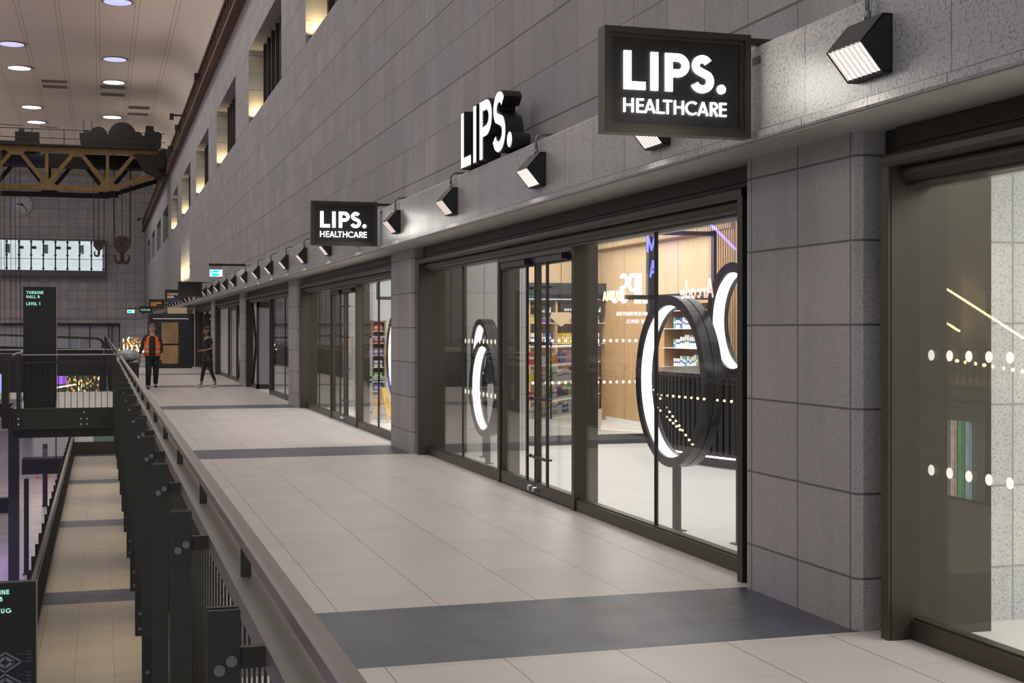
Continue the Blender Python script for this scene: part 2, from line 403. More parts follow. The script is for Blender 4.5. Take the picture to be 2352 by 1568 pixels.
# ------------------------------------------------------------------ stroke lettering
def arc(cx, cy, r, a0, a1, n=14, ry=None):
    ry = ry or r
    return [(cx + r * math.cos(R(a0 + (a1 - a0) * i / n)), cy + ry * math.sin(R(a0 + (a1 - a0) * i / n))) for i in range(n + 1)]
def glyph(ch, w):
    h = w / 2; q = 1 - h
    if ch == 'L': return [[(h, 1), (h, 0)], [(h, h), (.56, h)]], .56
    if ch == 'I': return [[(h, 1), (h, 0)]], w
    if ch == '1': return [[(.28, 1), (.28, 0)], [(0.02, .78), (.28, .94)]], .28 + h
    if ch == 'P': r = .31 - h; return [[(h, 1), (h, 0)], [(h, q)] + arc(.33, q - r, r, 90, -90) + [(h, q - 2 * r)]], .64
    if ch == 'R': r = .28 - h; return [[(h, 1), (h, 0)], [(h, q)] + arc(.28, q - r, r, 90, -90) + [(h, q - 2 * r)], [(.24, q - 2 * r), (.52, 0)]], .58
    if ch == 'B': r = .26 - h; r2 = (q - 2 * r - h) / 2; return [[(h, 1), (h, 0)], [(h, q)] + arc(.28, q - r, r, 90, -90) + [(h, q - 2 * r)], [(h, q - 2 * r)] + arc(.30, h + r2, r2, 90, -90) + [(h, h)]], .30 + r2 + h
    if ch == 'S': ra, rb = .275 - h, .315 - h; return [arc(.36, 1 - h - ra, ra, 28, 228, 18) + arc(.355, h + rb, rb, 48, -160, 20)], .67
    if ch == '.': return [], .25
    if ch == 'H': return [[(h, 1), (h, 0)], [(.70 - h, 1), (.70 - h, 0)], [(h, .52), (.70 - h, .52)]], .70
    if ch == 'E': return [[(h, 1), (h, 0)], [(h, q), (.5, q)], [(h, .52), (.48, .52)], [(h, h), (.5, h)]], .5
    if ch == 'F': return [[(h, 1), (h, 0)], [(h, q), (.5, q)], [(h, .52), (.46, .52)]], .5
    if ch == 'A': return [[(h * .8, 0), (.38, .97)], [(.38, .97), (.76 - h * .8, 0)], [(.15, .28), (.61, .28)]], .76
    if ch == 'T': return [[(.3, 1), (.3, 0)], [(0, q), (.6, q)]], .6
    if ch == 'C': return [arc(.5, .5, .5 - h, 48, 312, 22)], .84
    if ch == 'G': return [arc(.5, .5, .5 - h, 48, 352, 22) + [(.99 - h, .45), (.56, .45)]], .98
    if ch == 'O': return [arc(.5, .5, .5 - h, 0, 360, 28)], 1.0
    if ch == 'U': r = .3 - h; return [[(h, 1), (h, h + r)] + arc(h + r, h + r, r, 180, 360) + [(h + 2 * r, 1)]], .6
    if ch == 'V': return [[(h, 1), (.33, 0.03)], [(.33, 0.03), (.66 - h, 1)]], .66
    if ch == 'N': return [[(h, 0), (h, 1)], [(h, 1), (.68 - h, 0)], [(.68 - h, 0), (.68 - h, 1)]], .68
    if ch == 'M': return [[(h, 0), (h, 1)], [(h, 1), (.42, .1)], [(.42, .1), (.84 - h, 1)], [(.84 - h, 1), (.84 - h, 0)]], .84
    if ch == 'D': return [[(h, 1), (h, 0)], [(h, q)] + arc(.2, .5, .5 - h, 90, -90, 16) + [(h, h)]], .7
    if ch == 'Z': return [[(0, q), (.5, q)], [(.5, q), (.06, h)], [(0, h), (.54, h)]], .54
    if ch == 'a': return [arc(.25, .25, .25 - h, 0, 360, 16), [(.5 - h, .5), (.5 - h, 0)]], .5
    if ch == 'r': return [[(h, .5), (h, 0)], arc(.22, .25, .2, 140, 60, 6)], .34
    if ch == 'c': return [arc(.25, .25, .25 - h, 45, 315, 14)], .44
    if ch == 'd': return [arc(.25, .25, .25 - h, 0, 360, 16), [(.5 - h, 1), (.5 - h, 0)]], .5
    if ch == 'e': return [[(h, .25), (.5 - h, .25)] + arc(.25, .25, .25 - h, 0, 310, 16)], .5
    return [], .35
def ribbon(mb, pts, w, P, n0, n1, mi=0, mis=None):
    mis = mi if mis is None else mis
    pts = [p for i, p in enumerate(pts) if i == 0 or (Vector(p) - Vector(pts[i - 1])).length > 1e-5]
    k = len(pts); L, Rr = [], []
    for i in range(k):
        a = Vector(pts[max(i - 1, 0)]); b = Vector(pts[i]); c = Vector(pts[min(i + 1, k - 1)])
        d1 = (b - a) if i > 0 else (c - b); d2 = (c - b) if i < k - 1 else (b - a)
        d1, d2 = d1.normalized(), d2.normalized()
        n1_ = Vector((-d1.y, d1.x)); n2_ = Vector((-d2.y, d2.x)); m = (n1_ + n2_)
        m = m.normalized() if m.length > 1e-4 else n1_
        sc = (w / 2) / max(.35, m.dot(n1_))
        L.append(b + m * sc); Rr.append(b - m * sc)
    vs = [P(p.x, p.y, n1) for p in L] + [P(p.x, p.y, n1) for p in Rr] + [P(p.x, p.y, n0) for p in L] + [P(p.x, p.y, n0) for p in Rr]
    fr, bk = [], []
    for i in range(k - 1):
        fr.append((i, i + 1, k + i + 1, k + i))
        bk += [(2 * k + i, 3 * k + i, 3 * k + i + 1, 2 * k + i + 1), (i, 2 * k + i, 2 * k + i + 1, i + 1), (k + i, k + i + 1, 3 * k + i + 1, 3 * k + i)]
    bk += [(0, k, 3 * k, 2 * k), (k - 1, 3 * k - 1, 4 * k - 1, 2 * k - 1)]
    b0 = len(mb.v); mb.v += [tuple(v) for v in vs]
    for f in fr: mb.f.append(tuple(b0 + i for i in f)); mb.m.append(mi)
    for f in bk: mb.f.append(tuple(b0 + i for i in f)); mb.m.append(mis)
KERN = {'LI': .13, 'IP': .17, 'PS': -.02, 'S.': .08, 'HE': .2, 'EA': .06, 'AL': .09, 'LT': -.08, 'TH': .15, 'HC': .10, 'CA': .05, 'AR': .13, 'RE': .10, 'TU': .14, 'LE': .12, 'AT': -.06}
def text(mb, s, w, P, n0, n1, width=None, size=1.0, gap=.14, mi=0, mis=None, only=None):
    # P maps (u, v, n) in metres; width fits the whole string
    adv = 0; items = []
    for i, ch in enumerate(s):
        st, a = glyph(ch, w); items.append((ch, st, adv, a)); adv += a + (KERN.get(s[i:i + 2], gap) if ch != ' ' else .05)
    tot = adv - (gap if s[-1] != ' ' else .05); kx = (width / tot) if width else size
    for i, (ch, st, off, a) in enumerate(items):
        if only is not None and i != only: continue
        for pl in st: ribbon(mb, [((off + x) * kx / size, y) for x, y in pl], w, lambda u, v, n: P(u * size, v * size, n), n0, n1, mi, mis)
        if ch == '.':
            c = off * kx / size + .125; pts = [(c + .125 * math.cos(t), .125 + .125 * math.sin(t)) for t in [2 * PI * j / 24 for j in range(24)]]
            b0 = len(mb.v); mb.v += [tuple(P(x * size, y * size, n1)) for x, y in pts] + [tuple(P(x * size, y * size, n0)) for x, y in pts]
            mb.f.append(tuple(b0 + j for j in range(24))); mb.m.append(mi)
            mis_ = mi if mis is None else mis
            mb.f.append(tuple(b0 + 24 + j for j in range(23, -1, -1))); mb.m.append(mis_)
            for j in range(24): mb.f.append((b0 + j, b0 + (j + 1) % 24, b0 + 24 + (j + 1) % 24, b0 + 24 + j)); mb.m.append(mis_)
    return tot * kx
#%%STRUCT
P0, PP, PW = 6.28, 10.72, 1.31            # first pier, bay length, pier width
XP, XL, XG = 3.83, 3.53, 4.05             # pier face, ledge face, glass plane
YEND = 130.0
# ------------------------------------------------------------------ floors
struct(MB().box(.30, -5, -.42, 4.0, 128, 0).build('floor_walkway', M['floor']))
struct(MB().box(4.0, -5, -.42, 9.4, 128, 0).build('floor_shop', M['floor_shop']))
struct(MB().box(-1.2, 19.3, -4.15, 4.2, 62, -3.77).build('floor_lower_walkway', M['floor_low']))
struct(MB().box(-1.2, -2, -4.15, 4.2, 19.3, -3.77).build('floor_lower_walkway_near', M['floor_low']))
struct(MB().box(-32, -20, -7.8, 8, 135, -7.6).build('floor_ground', M['floor_ground']))
# slab edge of the upper walkway
struct(MB().box(.27, -5, -.43, .30, 28.9, -.01).box(.27, 36.6, -.43, .30, 128, -.01).build('trim_1', M['bronze_d']))
# ------------------------------------------------------------------ right wall with upper window openings
WB, WT = 7.2, 9.22
wins = [(19.5 + PP * k, 26.45 + PP * k) for k in range(-2, 10)]
w = MB().box(XP, -12, 3.16, XP + .6, YEND, WB).box(XP, -12, WT, XP + .6, YEND, 10.66)
prev = -12
for a, b in wins:
    w.box(XP, prev, WB, XP + .6, a, WT); prev = b
w.box(XP, prev, WB, XP + .6, YEND, WT)
struct(w.build('wall_right', M['wall']))
struct(MB().box(4.95, -12, 10.6, 5.2, YEND, 14.0).build('wall_right_upper', M['ceiling']))
for k, (a, b) in enumerate(wins):
    if k < 1: continue
    fr = MB().box(XP + .42, a, WB, XP + .5, a + .08, WT).box(XP + .42, b - .08, WB, XP + .5, b, WT).box(XP + .42, a, WB, XP + .5, b, WB + .08).box(XP + .42, a, WT - .08, XP + .5, b, WT)
    o = struct(fr.build('window_%d' % k, M['bronze_d']))
    nb = 8
    for i in range(1, nb):
        y = a + (b - a) * i / nb
        MB().box(XP + .30, y - .03, WB, XP + .46, y + .03, WT).build('glazing_bar', M['bronze'], o)
    MB().box(XP + .5, a, WB, XP + .52, b, WT).build('pane', plain('dark_window_glass', (.02, .022, .024), .08) if k == 1 else bpy.data.materials['dark_window_glass'], o)
    MB().box(XP + .05, a + .02, WB + .01, XP + .12, a + .10, WB + .10).build('uplighter', M['black'], o) if k > 9 else None
    if 2 <= k <= 7:
        MB().box(XP + .06, b - .22, WB + .001, XP + .26, b - .06, WB + .13).build('uplighter', M['black'], o)
# ledge band above the shopfronts
lp = [(XL + .02, 2.68), (XL, 2.70), (XL, 3.188), (XL + .005, 3.197), (XL + .02, 3.20), (XP + .3, 3.20), (XP + .3, 2.68)]
struct(MB().prism(lp, 'y', -12, 128).build('trim_2', M['ledge']))
lip = MB()
for j in range(0, 62):
    y0 = -6.42 + j * 1.272 * 1.0
    lip.prism([(XL - .012, 2.665), (XL - .022, 2.675), (XL - .022, 2.712), (XL + .03, 2.722), (XL + .03, 2.665)], 'y', y0 + .004, y0 + 1.268)
struct(lip.build('trim_3', M['ledge']))
struct(MB().box(XL, -12, 2.655, 4.45, 128, 2.68).build('trim_4', M['concrete']))
# ceiling: flat vault and cove
XC = 2.95
prof = [(-21, 15.7), (XC, 15.7)] + [(XC + 2.0 * math.sin(t), 13.7 + 2.0 * math.cos(t)) for t in [PI / 2 * i / 16 for i in range(1, 17)]]
prof += [(5.25, 13.7), (5.25, 16.0), (-21, 16.0)]
c = MB().prism(prof, 'y', -12, YEND + 1).build('ceiling', M['ceiling'])
struct(c)
# end wall with opening below, and its side piece
struct(MB().box(-21, YEND, 2.15, 6, YEND + .6, 16).box(1.6, YEND, -8, 6, YEND + .6, 2.15).build('wall_end', M['endwall']))
struct(MB().box(-21, YEND - .12, 2.62, 3.8, YEND, 2.78).build('trim_5', M['endwall']))
struct(MB().box(-21, YEND + .3, -8, 1.6, YEND + .35, 2.15).build('wall_end_screen', M['lilac']))
g = MB().box(-21, YEND - .1, 2.0, 1.6, YEND + .05, 2.2)
for x in (-6.4, -4.6, -2.9, -1.1, .55, .85, 1.5): g.box(x, YEND - .1, -1, x + .09, YEND + .02, 2.1)
struct(g.build('trim_6', M['navy']))
# opposite side of the hall, seen in the shop glass
struct(MB().box(-21.2, -12, -8, -21, 130, 8.5).build('wall_left', M['wall']))
# back of the shops
bk = MB().box(9.3, -6, 0, 9.4, 128, 3.5)
struct(bk.build('wall_shop_back', M['white']))
struct(MB().box(4.45, 7.0, 3.42, 9.4, 28.3, 3.5).box(4.45, 29, 3.1, 9.4, 128, 3.2).box(4.1, -6, 2.99, 9.4, 6.5, 3.1).build('ceiling_shop', M['white']))
# stone piers
for k in range(11):
    y = P0 + PP * k
    o = MB()
    cf = .035
    poly = [(XP, y + cf), (XP + cf, y), (XG + .03, y), (XG + .03, y + PW), (XP + cf, y + PW), (XP, y + PW - cf)]
    o.prism(poly, 'z', 0, 2.655)
    t = o.build('stone_pier', M['pier'])
    tag(t, 'speckled grey granite pier between the shopfronts, %s from the camera' % ORD[k] if k else 'big speckled blue-grey granite pier between the large shopfront and the right edge window', 'pier')
    if k < 4:
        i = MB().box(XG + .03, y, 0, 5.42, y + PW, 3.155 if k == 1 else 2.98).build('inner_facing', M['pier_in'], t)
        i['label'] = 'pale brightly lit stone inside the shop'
# ------------------------------------------------------------------ shopfront portals
def portal(y0, y1, label, k):
    t = thing('glazed_shopfront', label, 'shopfront', (0, 0, 0))
    j = MB()
    j.box(3.87, y0, 0, 4.08, y0 + .07, 2.50).box(3.93, y0 + .07, 0, 4.02, y0 + .13, 2.36).box(4.0, y0 + .11, 0, 4.09, y0 + .19, 2.36)
    j.build('jamb', M['bronze_d'], t)
    j = MB().box(3.87, y1 - .07, 0, 4.04, y1, 2.50).box(3.885, y1 - .075, 0, 4.09, y1 - .07, 2.49)
    j.build('jamb', M['bronze'], t)
    hd = MB()
    hd.prism([(3.87, 2.44), (3.86, 2.46), (3.86, 2.49), (3.875, 2.505), (3.96, 2.505), (3.96, 2.44)], 'y', y0, y1)
    hd.prism([(3.96, 2.36), (3.945, 2.375), (3.935, 2.40), (3.935, 2.425), (3.945, 2.44), (4.1, 2.44), (4.1, 2.36)], 'y', y0 + .07, y1 - .07)
    hd.box(3.98, y0, 2.34, 4.10, y1, 2.44)
    hd.build('head_frame', M['bronze'], t)
    MB().box(3.96, y0, 2.44, 4.2, y1, 2.66).box(3.945, y0, 2.55, 3.96, y1, 2.57).build('fascia_panel', M['bronze_d'], t)
    MB().box(4.10, y0, 2.34, 4.16, y1, 2.36).build('inner_head', M['steel'], t)
    MB().box(3.99, y1, 0, 4.08, y1 + .145, 2.655).build('side_filler', M['bronze_d'], t); MB().box(3.99, y0 - .105, 0, 4.08, y0, 2.655).build('side_filler', M['bronze_d'], t)
    ln = MB().box(4.08, y1 - .03, 0, 4.52, y1 - .001, 2.66)
    ln.build('side_lining', M['bronze'], t)
    MB().box(4.08, y0 + .001, 0, 4.52, y0 + .03, 2.66).build('side_lining', M['bronze'], t)
    return t
def sill(t, y0, y1):
    MB().box(4.0, y0, 0, 4.10, y1, .10).box(4.02, y0, .1, 4.085, y1, .112).build('kick_plate', M['bronze'], t)
def pane(t, y0, y1, dots=None, z0=.11, z1=2.345):
    d = MB().box(XG - .006, y0 + .004, z0, XG + .006, y1 - .004, z1)
    if dots:
        for z in dots:
            y = y1 - .12
            while y > y0 + .05:
                d.cyl((XG - .0075, y, z), 'x', .028, .001, 14, 1); y -= .155
    p = d.build('pane', [M['glass'], M['dot']], t)
    if dots: p['label'] = 'glass pane with rows of small frosted dots'
def mullion(t, y, fin=.13, z1=2.36):
    MB().box(3.985, y - .035, 0, 4.085, y + .035, z1).box(4.085, y - .02, 0, 4.085 + fin, y + .02, z1).build('mullion', M['bronze'], t)
def joint(t, y):
    MB().box(4.035, y - .006, .1, 4.065, y + .006, 2.35).build('glass_joint', M['black'], t)
def door(t, y0, y1, handle_y, dots):
    # leaf between y0 and y1; pull handle near handle_y
    d = MB().box(4.0, y0 + .005, .015, 4.07, y1 - .005, .13).box(4.0, y0 + .005, 2.22, 4.07, y1 - .005, 2.30)
    d.box(4.01, y0 + .005, .13, 4.06, y0 + .035, 2.22).box(4.01, y1 - .035, .13, 4.06, y1 - .005, 2.22)
    o = d.build('door', M['bronze'], t)
    q = MB().box(4.03, y0 + .035, .13, 4.042, y1 - .035, 2.22)
    if dots:
        for z in dots:
            y = y1 - .1
            while y > y0 + .06: q.cyl((4.0285, y, z), 'x', .028, .001, 14, 1); y -= .155
    q.build('door_glass', [M['glass'], M['dot']], o)
    hs = MB().box(3.965, handle_y - .02, .13, 3.985, handle_y + .02, 2.24)
    edge = y0 + .02 if abs(handle_y - y0) < abs(handle_y - y1) else y1 - .02
    for z in (.38, .94, 1.47, 2.0):
        hs.box(3.968, min(edge, handle_y), z - .014, 3.982, max(edge, handle_y), z + .014).cyl((3.98, handle_y, z), 'x', .01, .04, 8)
    hs.build('pull_handle', M['bronze_d'], o)
    MB().box(3.95, y0 + .08, 2.235, 4.0, y1 - .15, 2.285).cyl((3.93, y0 + .14, 2.26), 'x', .035, .06, 14).build('door_closer', M['black'], o)
    MB().cyl((3.955, edge + (.05 if edge == y0 + .02 else -.05), .07), 'x', .027, .045, 14).build('floor_lock', M['steel'], o)
DOT = (1.157, 1.51)
# large shopfront (bay 1)
a, b = P0 + PW, P0 + PP
a += .11; b -= .15
t = portal(a, b, 'large lit shopfront with ring lights, double door and bronze frame', 1)
sill(t, a + .13, 11.18); sill(t, 13.6, b - .06)
pane(t, a + .15, 9.50); pane(t, 9.50, 11.2); joint(t, 9.5)
pane(t, 13.6, 15.23, (.885, 1.47)); pane(t, 15.23, b - .06); joint(t, 15.23)
mullion(t, 11.22); mullion(t, 13.56)
MB().box(3.98, 11.22, 2.30, 4.1, 13.56, 2.345).build('transom', M['bronze'], t)
door(t, 11.26, 12.36, 11.90, None); door(t, 12.37, 13.52, 12.52, None)
MB().box(4.0, 11.25, 0, 4.1, 13.55, .012).build('threshold', M['bronze_d'], t)
# near shopfront (bay 0)
t = portal(-4.5, 6.12, 'near shopfront at the right edge of the picture, pale stone showing behind its glass', 0)
sill(t, -4.3, 6.06); pane(t, 1.2, 6.05, (.885, 1.47)); pane(t, -4.3, 1.2); joint(t, 1.2)
# second shop (bay 2)
a, b = P0 + PP + PW, P0 + 2 * PP
a += .11; b -= .15
t = portal(a, b, 'middle shopfront with a yellow floor sign behind its glass', 2)
sill(t, a + .13, 21.8); sill(t, 24.4, b - .06)
pane(t, a + .15, 20.25); pane(t, 20.25, 21.8); joint(t, 20.25); pane(t, 24.45, 26.1); pane(t, 26.1, b - .06); joint(t, 26.1)
mullion(t, 21.85); mullion(t, 24.42)
door(t, 21.9, 23.1, 22.55, None); door(t, 23.12, 24.38, 23.3, None)
MB().box(3.98, 21.85, 2.30, 4.1, 24.42, 2.345).build('transom', M['bronze'], t)
# bay 3: glazing then recessed entrance with grey hoarding
a, b = P0 + 2 * PP + PW, P0 + 3 * PP
a += .11; b -= .15
t = portal(a, b, 'shopfront with a recessed corner entrance and grey hoarding panel', 3)
sill(t, a + .13, 33.7)
pane(t, a + .15, 31.2); pane(t, 31.2, 33.7); joint(t, 31.2)
mullion(t, 33.74, .06)
MB().box(4.0, 36.74, 0, 4.7, 36.80, .12).box(4.0, 36.74, 2.2, 4.7, 36.8, 2.36).box(4.0, 36.74, 0, 4.06, 36.8, 2.36).build('return_frame', M['bronze'], t)
MB().box(4.06, 36.76, .12, 4.7, 36.79, 2.2).build('hoarding_panel', M['grey_panel'], t)
MB().box(4.06, 36.9, .11, 4.08, b - .1, 2.34).build('hoarding_panel', M['lilac'], t)
sill(t, 36.8, b - .06)
for (ya, za, yb, zb) in ((b - .15, 2.3, b - 1.1, 1.2), (b - 1.1, 1.2, b - .2, .12)):
    MB().bar((4.03, ya, za), (4.03, yb, zb), .05, .10).build('diagonal_brace', M['bronze_d'], t)
# bay 4: lilac hoarding behind a door frame and crossed braces
a, b = P0 + 3 * PP + PW, P0 + 4 * PP
a += .11; b -= .15
t = portal(a, b, 'shopfront hoarded in pale lilac panels with crossed diagonal braces', 4)
sill(t, a + .13, b - .06)
MB().box(4.05, a + .1, .11, 4.07, b, 2.34).build('hoarding_panel', M['lilac'], t)
mullion(t, 42.4, .05); mullion(t, 45.2, .05)
MB().box(3.96, 43.8, .15, 3.98, 43.86, 2.25).box(3.96, 44.3, .15, 3.98, 44.34, 2.25).box(3.965, 43.86, .5, 3.978, 44.3, .53).box(3.965, 43.86, 1.0, 3.978, 44.3, 1.03).box(3.965, 43.86, 1.5, 3.978, 44.3, 1.53).box(3.965, 43.86, 2.0, 3.978, 44.3, 2.03).build('pull_handle', M['bronze_d'], t)
MB().box(4.0, 42.43, 2.24, 4.05, 45.17, 2.34).build('transom', M['bronze_d'], t)
for (ya, za, yb, zb) in ((42.2, 2.3, 40.9, 1.15), (40.9, 1.15, 42.2, .12), (41.2, 2.3, 40.0, 1.3), (40.0, 1.3, 41.2, .12)):
    MB().bar((4.02, ya, za), (4.02, yb, zb), .05, .13).build('diagonal_brace', M['bronze_d'], t)
# far bays
for k in range(5, 11):
    a, b = P0 + (k - 1) * PP + PW, P0 + k * PP
    a += .11; b -= .15
    t = portal(a, b, 'distant dark bronze shopfront, %s one along the walkway' % ORD[k], k)
    sill(t, a + .13, b - .06); pane(t, a + .15, (a + b) / 2); pane(t, (a + b) / 2, b - .06); mullion(t, (a + b) / 2, .05)
    MB().box(4.6, a, 0, 4.65, b, 2.6).build('back_panel', M['grey_panel'] if k % 2 else M['bronze'], t)
#%%LAMPS
# ------------------------------------------------------------------ wedge wall lamps on the ledge
def make_lamp():
    t = thing('wall_lamp', 'x', 'lamp', (XL, 0, 2.80))
    L = .315
    s = MB()
    # shell: back, top, slope, two side cheeks, floor
    pr = [(0, 0), (-.049, 0), (-.167, .140), (-.049, .277), (0, .277)]
    s.prism(pr, 'y', 0, .012).prism(pr, 'y', L - .012, L)
    s.prism([(-.167, .140), (-.049, .277), (0, .277), (0, .265), (-.044, .265), (-.155, .140)], 'y', 0, L)
    s.prism([(0, 0), (-.049, 0), (-.055, .012), (0, .012)], 'y', 0, L)
    s.box(-.006, 0, 0, 0, L, .277)
    s.build('housing', M['lamp_black'], t)
    MB().prism([(-.150, .138), (-.046, .014), (-.030, .014), (-.134, .138)], 'y', .014, L - .014).build('diffuser', M['e_lamp'], t)
    lv = MB()
    for i in range(8):
        y = .012 + (L - .024) * i / 7
        lv.prism([(-.165, .140), (-.049, .003), (-.040, .010), (-.153, .143)], 'y', y - .0035, y + .0035)
    lv.build('louvre', M['louvre'], t)
    c = MB().tube([(-.03, .17, .27), (-.03, .17, .40)] + [(-.03 + .06 * (1 - math.cos(q)), .17, .40 + .045 * math.sin(q)) for q in [PI / 2 * i / 5 for i in range(1, 6)]] + [(.22, .17, .445)], .013, 8)
    c.cyl((-.03, .17, .272), 'z', .019, .05, 10)
    c.build('conduit', M['conduit'], t, True)
    return t
lamp_y = [2.9, 5.484, 8.046, 10.605, 13.5, 16.292, 18.9, 21.5, 24.2, 26.7, 29.2, 31.75, 34.6, 37.5, 40.15, 42.9]
y = 45.6
while y < 126: lamp_y.append(y); y += 2.69
L0 = make_lamp()
notes = {1: 'large glowing wedge lamp on the ledge above the near pier, at top right', 2: 'glowing wedge lamp half hidden under the big hanging sign',
         3: 'glowing wedge lamp right of the raised letters', 4: 'glowing wedge lamp left of the raised letters', 5: 'glowing wedge lamp just right of the smaller hanging sign', 0: 'wedge lamp on the ledge beyond the right edge'}
for i, yy in enumerate(lamp_y):
    lb = notes.get(i, 'black wedge wall lamp on the ledge, %s of the row counted away from the camera' % ORD[i])
    o = L0 if i == 0 else dup(L0)
    if 0 < i < 22: area((XL - .118, yy + .158, 2.858), .16, .28, 5, (1, .89, .82), (0, R(48), 0), 170)
    o.location = (XL, yy, 2.80); o['label'] = lb; o['group'] = 'wedge lamps along the ledge'
# cable hanging over the ledge is not modelled; junction lines stay in the stone material
# ------------------------------------------------------------------ hanging box signs
def hang_sign(x0, x1, y, z0, z1, label, face, wr=None, depth=.10, cat='sign'):
    t = thing('hanging_sign', label, cat, (0, y, 0))
    f = .032; mb = MB()
    for yy0, yy1 in ((0, depth),):
        mb.box(x0, yy0, z0, x0 + f, yy1, z1).box(x1 - f, yy0, z0, x1, yy1, z1).box(x0 + f, yy0, z0, x1 - f, yy1, z0 + f).box(x0 + f, yy0, z1 - f, x1 - f, yy1, z1)
    g = .022
    mb.box(x0 + f, .022, z0 + f, x0 + f + g, depth - .022, z1 - f).box(x1 - f - g, .022, z0 + f, x1 - f, depth - .022, z1 - f)
    mb.box(x0 + f + g, .022, z0 + f, x1 - f - g, depth - .022, z0 + f + g).box(x0 + f + g, .022, z1 - f - g, x1 - f - g, depth - .022, z1 - f)
    mb.build('sign_frame', M['bronze'], t)
    MB().box(x0 + f + g, .034, z0 + f + g, x1 - f - g, depth - .034, z1 - f - g).build('sign_panel', face, t)
    MB().box(x1 - .01, .02, z1 - .045, XP + .02, .07, z1 - .012).box(XL - .005, 0, z1 - .15, XL + .01, .09, z1 - .11).build('bracket_arm', M['bronze'], t)
    return t
def P_sign(x0, z0, yf): return lambda u, v, n: (x0 + u, yf - n, z0 + v)
for (Y, lab, dx) in ((6.8, 'big black hanging sign with white letters LIPS. HEALTHCARE at the top right', 0), (17.45, 'smaller-looking black hanging sign with white letters LIPS. HEALTHCARE above the middle pier', 0)):
    t = hang_sign(2.598, 3.472, Y, 2.67 if Y < 10 else 2.70, 3.247 if Y < 10 else 3.277, lab, M['black'])
    zz = 0 if Y < 10 else .022
    area((3.03, Y - .02, 2.98), .6, .28, 3.2, (1, .96, .88), (R(-90), 0, 0))
    m = MB(); text(m, 'LIPS.', .205, P_sign(2.718, 2.912 + zz, .034), 0, .012, .616, .21, gap=.14); m.build('large_lettering', M['e_sign'], t)
    m = MB(); text(m, 'HEALTHCARE', .135, P_sign(2.718, 2.787 + zz, .034), 0, .012, .616, .077, gap=.14); m.build('small_lettering', M['e_sign'], t)
    m = MB(); text(m, 'LIPS.', .205, lambda u, v, n: (3.334 - u, .066 + n, 2.912 + zz + v), 0, .012, .616, .21, gap=.14); m.build('rear_lettering', M['e_sign'], t)
M['s_blue'] = plain('navy_sign_face', (.012, .035, .085), .5)
M['s_brown'] = plain('brown_sign_face', (.10, .055, .02), .5)
M['s_green'] = plain('green_sign_face', (.01, .10, .05), .5)
M['e_orange'] = emis('orange_letters', (1.0, .52, .30), .75)
M['e_orange2'] = emis('amber_letters', (1.0, .45, .12), .65)
M['e_pale'] = emis('pale_letters', (.7, .8, .78), .6)
M['dkpanel'] = plain('dark_olive_panel', (.020, .018, .013), .6)
hang_sign(2.60, 3.45, 49.4, 2.76, 3.32, 'plain dark blank hanging sign, back view, beyond the green exit sign', M['dkpanel'])
t = hang_sign(2.60, 3.47, 59.8, 2.78, 3.33, 'navy blue hanging sign with orange letters behind the blank dark one', M['s_blue'])
m = MB(); text(m, 'COUTURE', .2, P_sign(2.70, 3.09, .034), 0, .012, .56, .085); text(m, 'ZOOU', .2, P_sign(2.70, 2.97, .034), 0, .012, .26, .085); m.build('lettering', M['e_orange'], t)
t = hang_sign(2.60, 3.46, 80.2, 2.83, 3.36, 'brown hanging sign with amber letters, between the navy and the green one', M['s_brown'])
m = MB(); text(m, 'COUTURE', .2, P_sign(2.70, 3.10, .034), 0, .012, .58, .085); text(m, 'ZOOU', .2, P_sign(2.70, 2.98, .034), 0, .012, .3, .085); m.build('lettering', M['e_orange2'], t)
t = hang_sign(2.55, 3.45, 98.5, 2.80, 3.26, 'farthest hanging sign, green with pale letters', M['s_green'])
m = MB(); text(m, 'BOUDOIR', .2, P_sign(2.64, 2.94, .034), 0, .012, .62, .12); m.build('lettering', M['e_pale'], t)
# exit sign on its arm
t = thing('exit_sign', 'small glowing green and white emergency exit sign hanging from a dark arm', 'exit sign', (0, 38, 0))
MB().box(2.83, 0, 3.37, 3.84, .08, 3.43).build('bracket_arm', M['bronze_d'], t)
MB().box(2.86, .03, 3.27, 3.19, .035, 3.37).build('hanger', M['glass_g'], t)
MB().box(2.855, .01, 3.075, 3.2, .06, 3.265).build('sign_box', M['e_exitw'], t)
MB().box(2.87, .004, 3.09, 3.10, .01, 3.245).build('green_field', M['e_exit'], t)
m = MB().bar((2.97, .001, 3.17), (3.05, .001, 3.17), .004, .03).prism([(3.05, 3.205), (3.09, 3.17), (3.05, 3.135)], 'y', -.001, .003)
m.ball((2.925, .0, 3.225), .014).bar((2.92, .001, 3.20), (2.905, .001, 3.15), .004, .026).bar((2.905, .001, 3.15), (2.885, .001, 3.11), .004, .014).bar((2.905, .001, 3.15), (2.93, .001, 3.115), .004, .014).bar((2.92, .001, 3.19), (2.945, .001, 3.175), .004, .012)
m.build('running_figure_and_arrow', M['e_exitw'], t)
t = thing('exit_sign', 'tiny far exit sign glowing at the end wall corner', 'exit sign', (0, 112, 0))
MB().box(1.95, 0, 2.95, 2.5, .05, 3.2).build('sign_box', M['e_exitw'], t); MB().box(2.0, -.01, 2.98, 2.3, 0, 3.17).build('green_field', M['e_exit'], t)
MB().box(1.95, 0, 3.28, 3.6, .05, 3.33).box(2.2, .01, 3.2, 2.24, .04, 3.28).build('bracket_arm', M['bronze_d'], t)
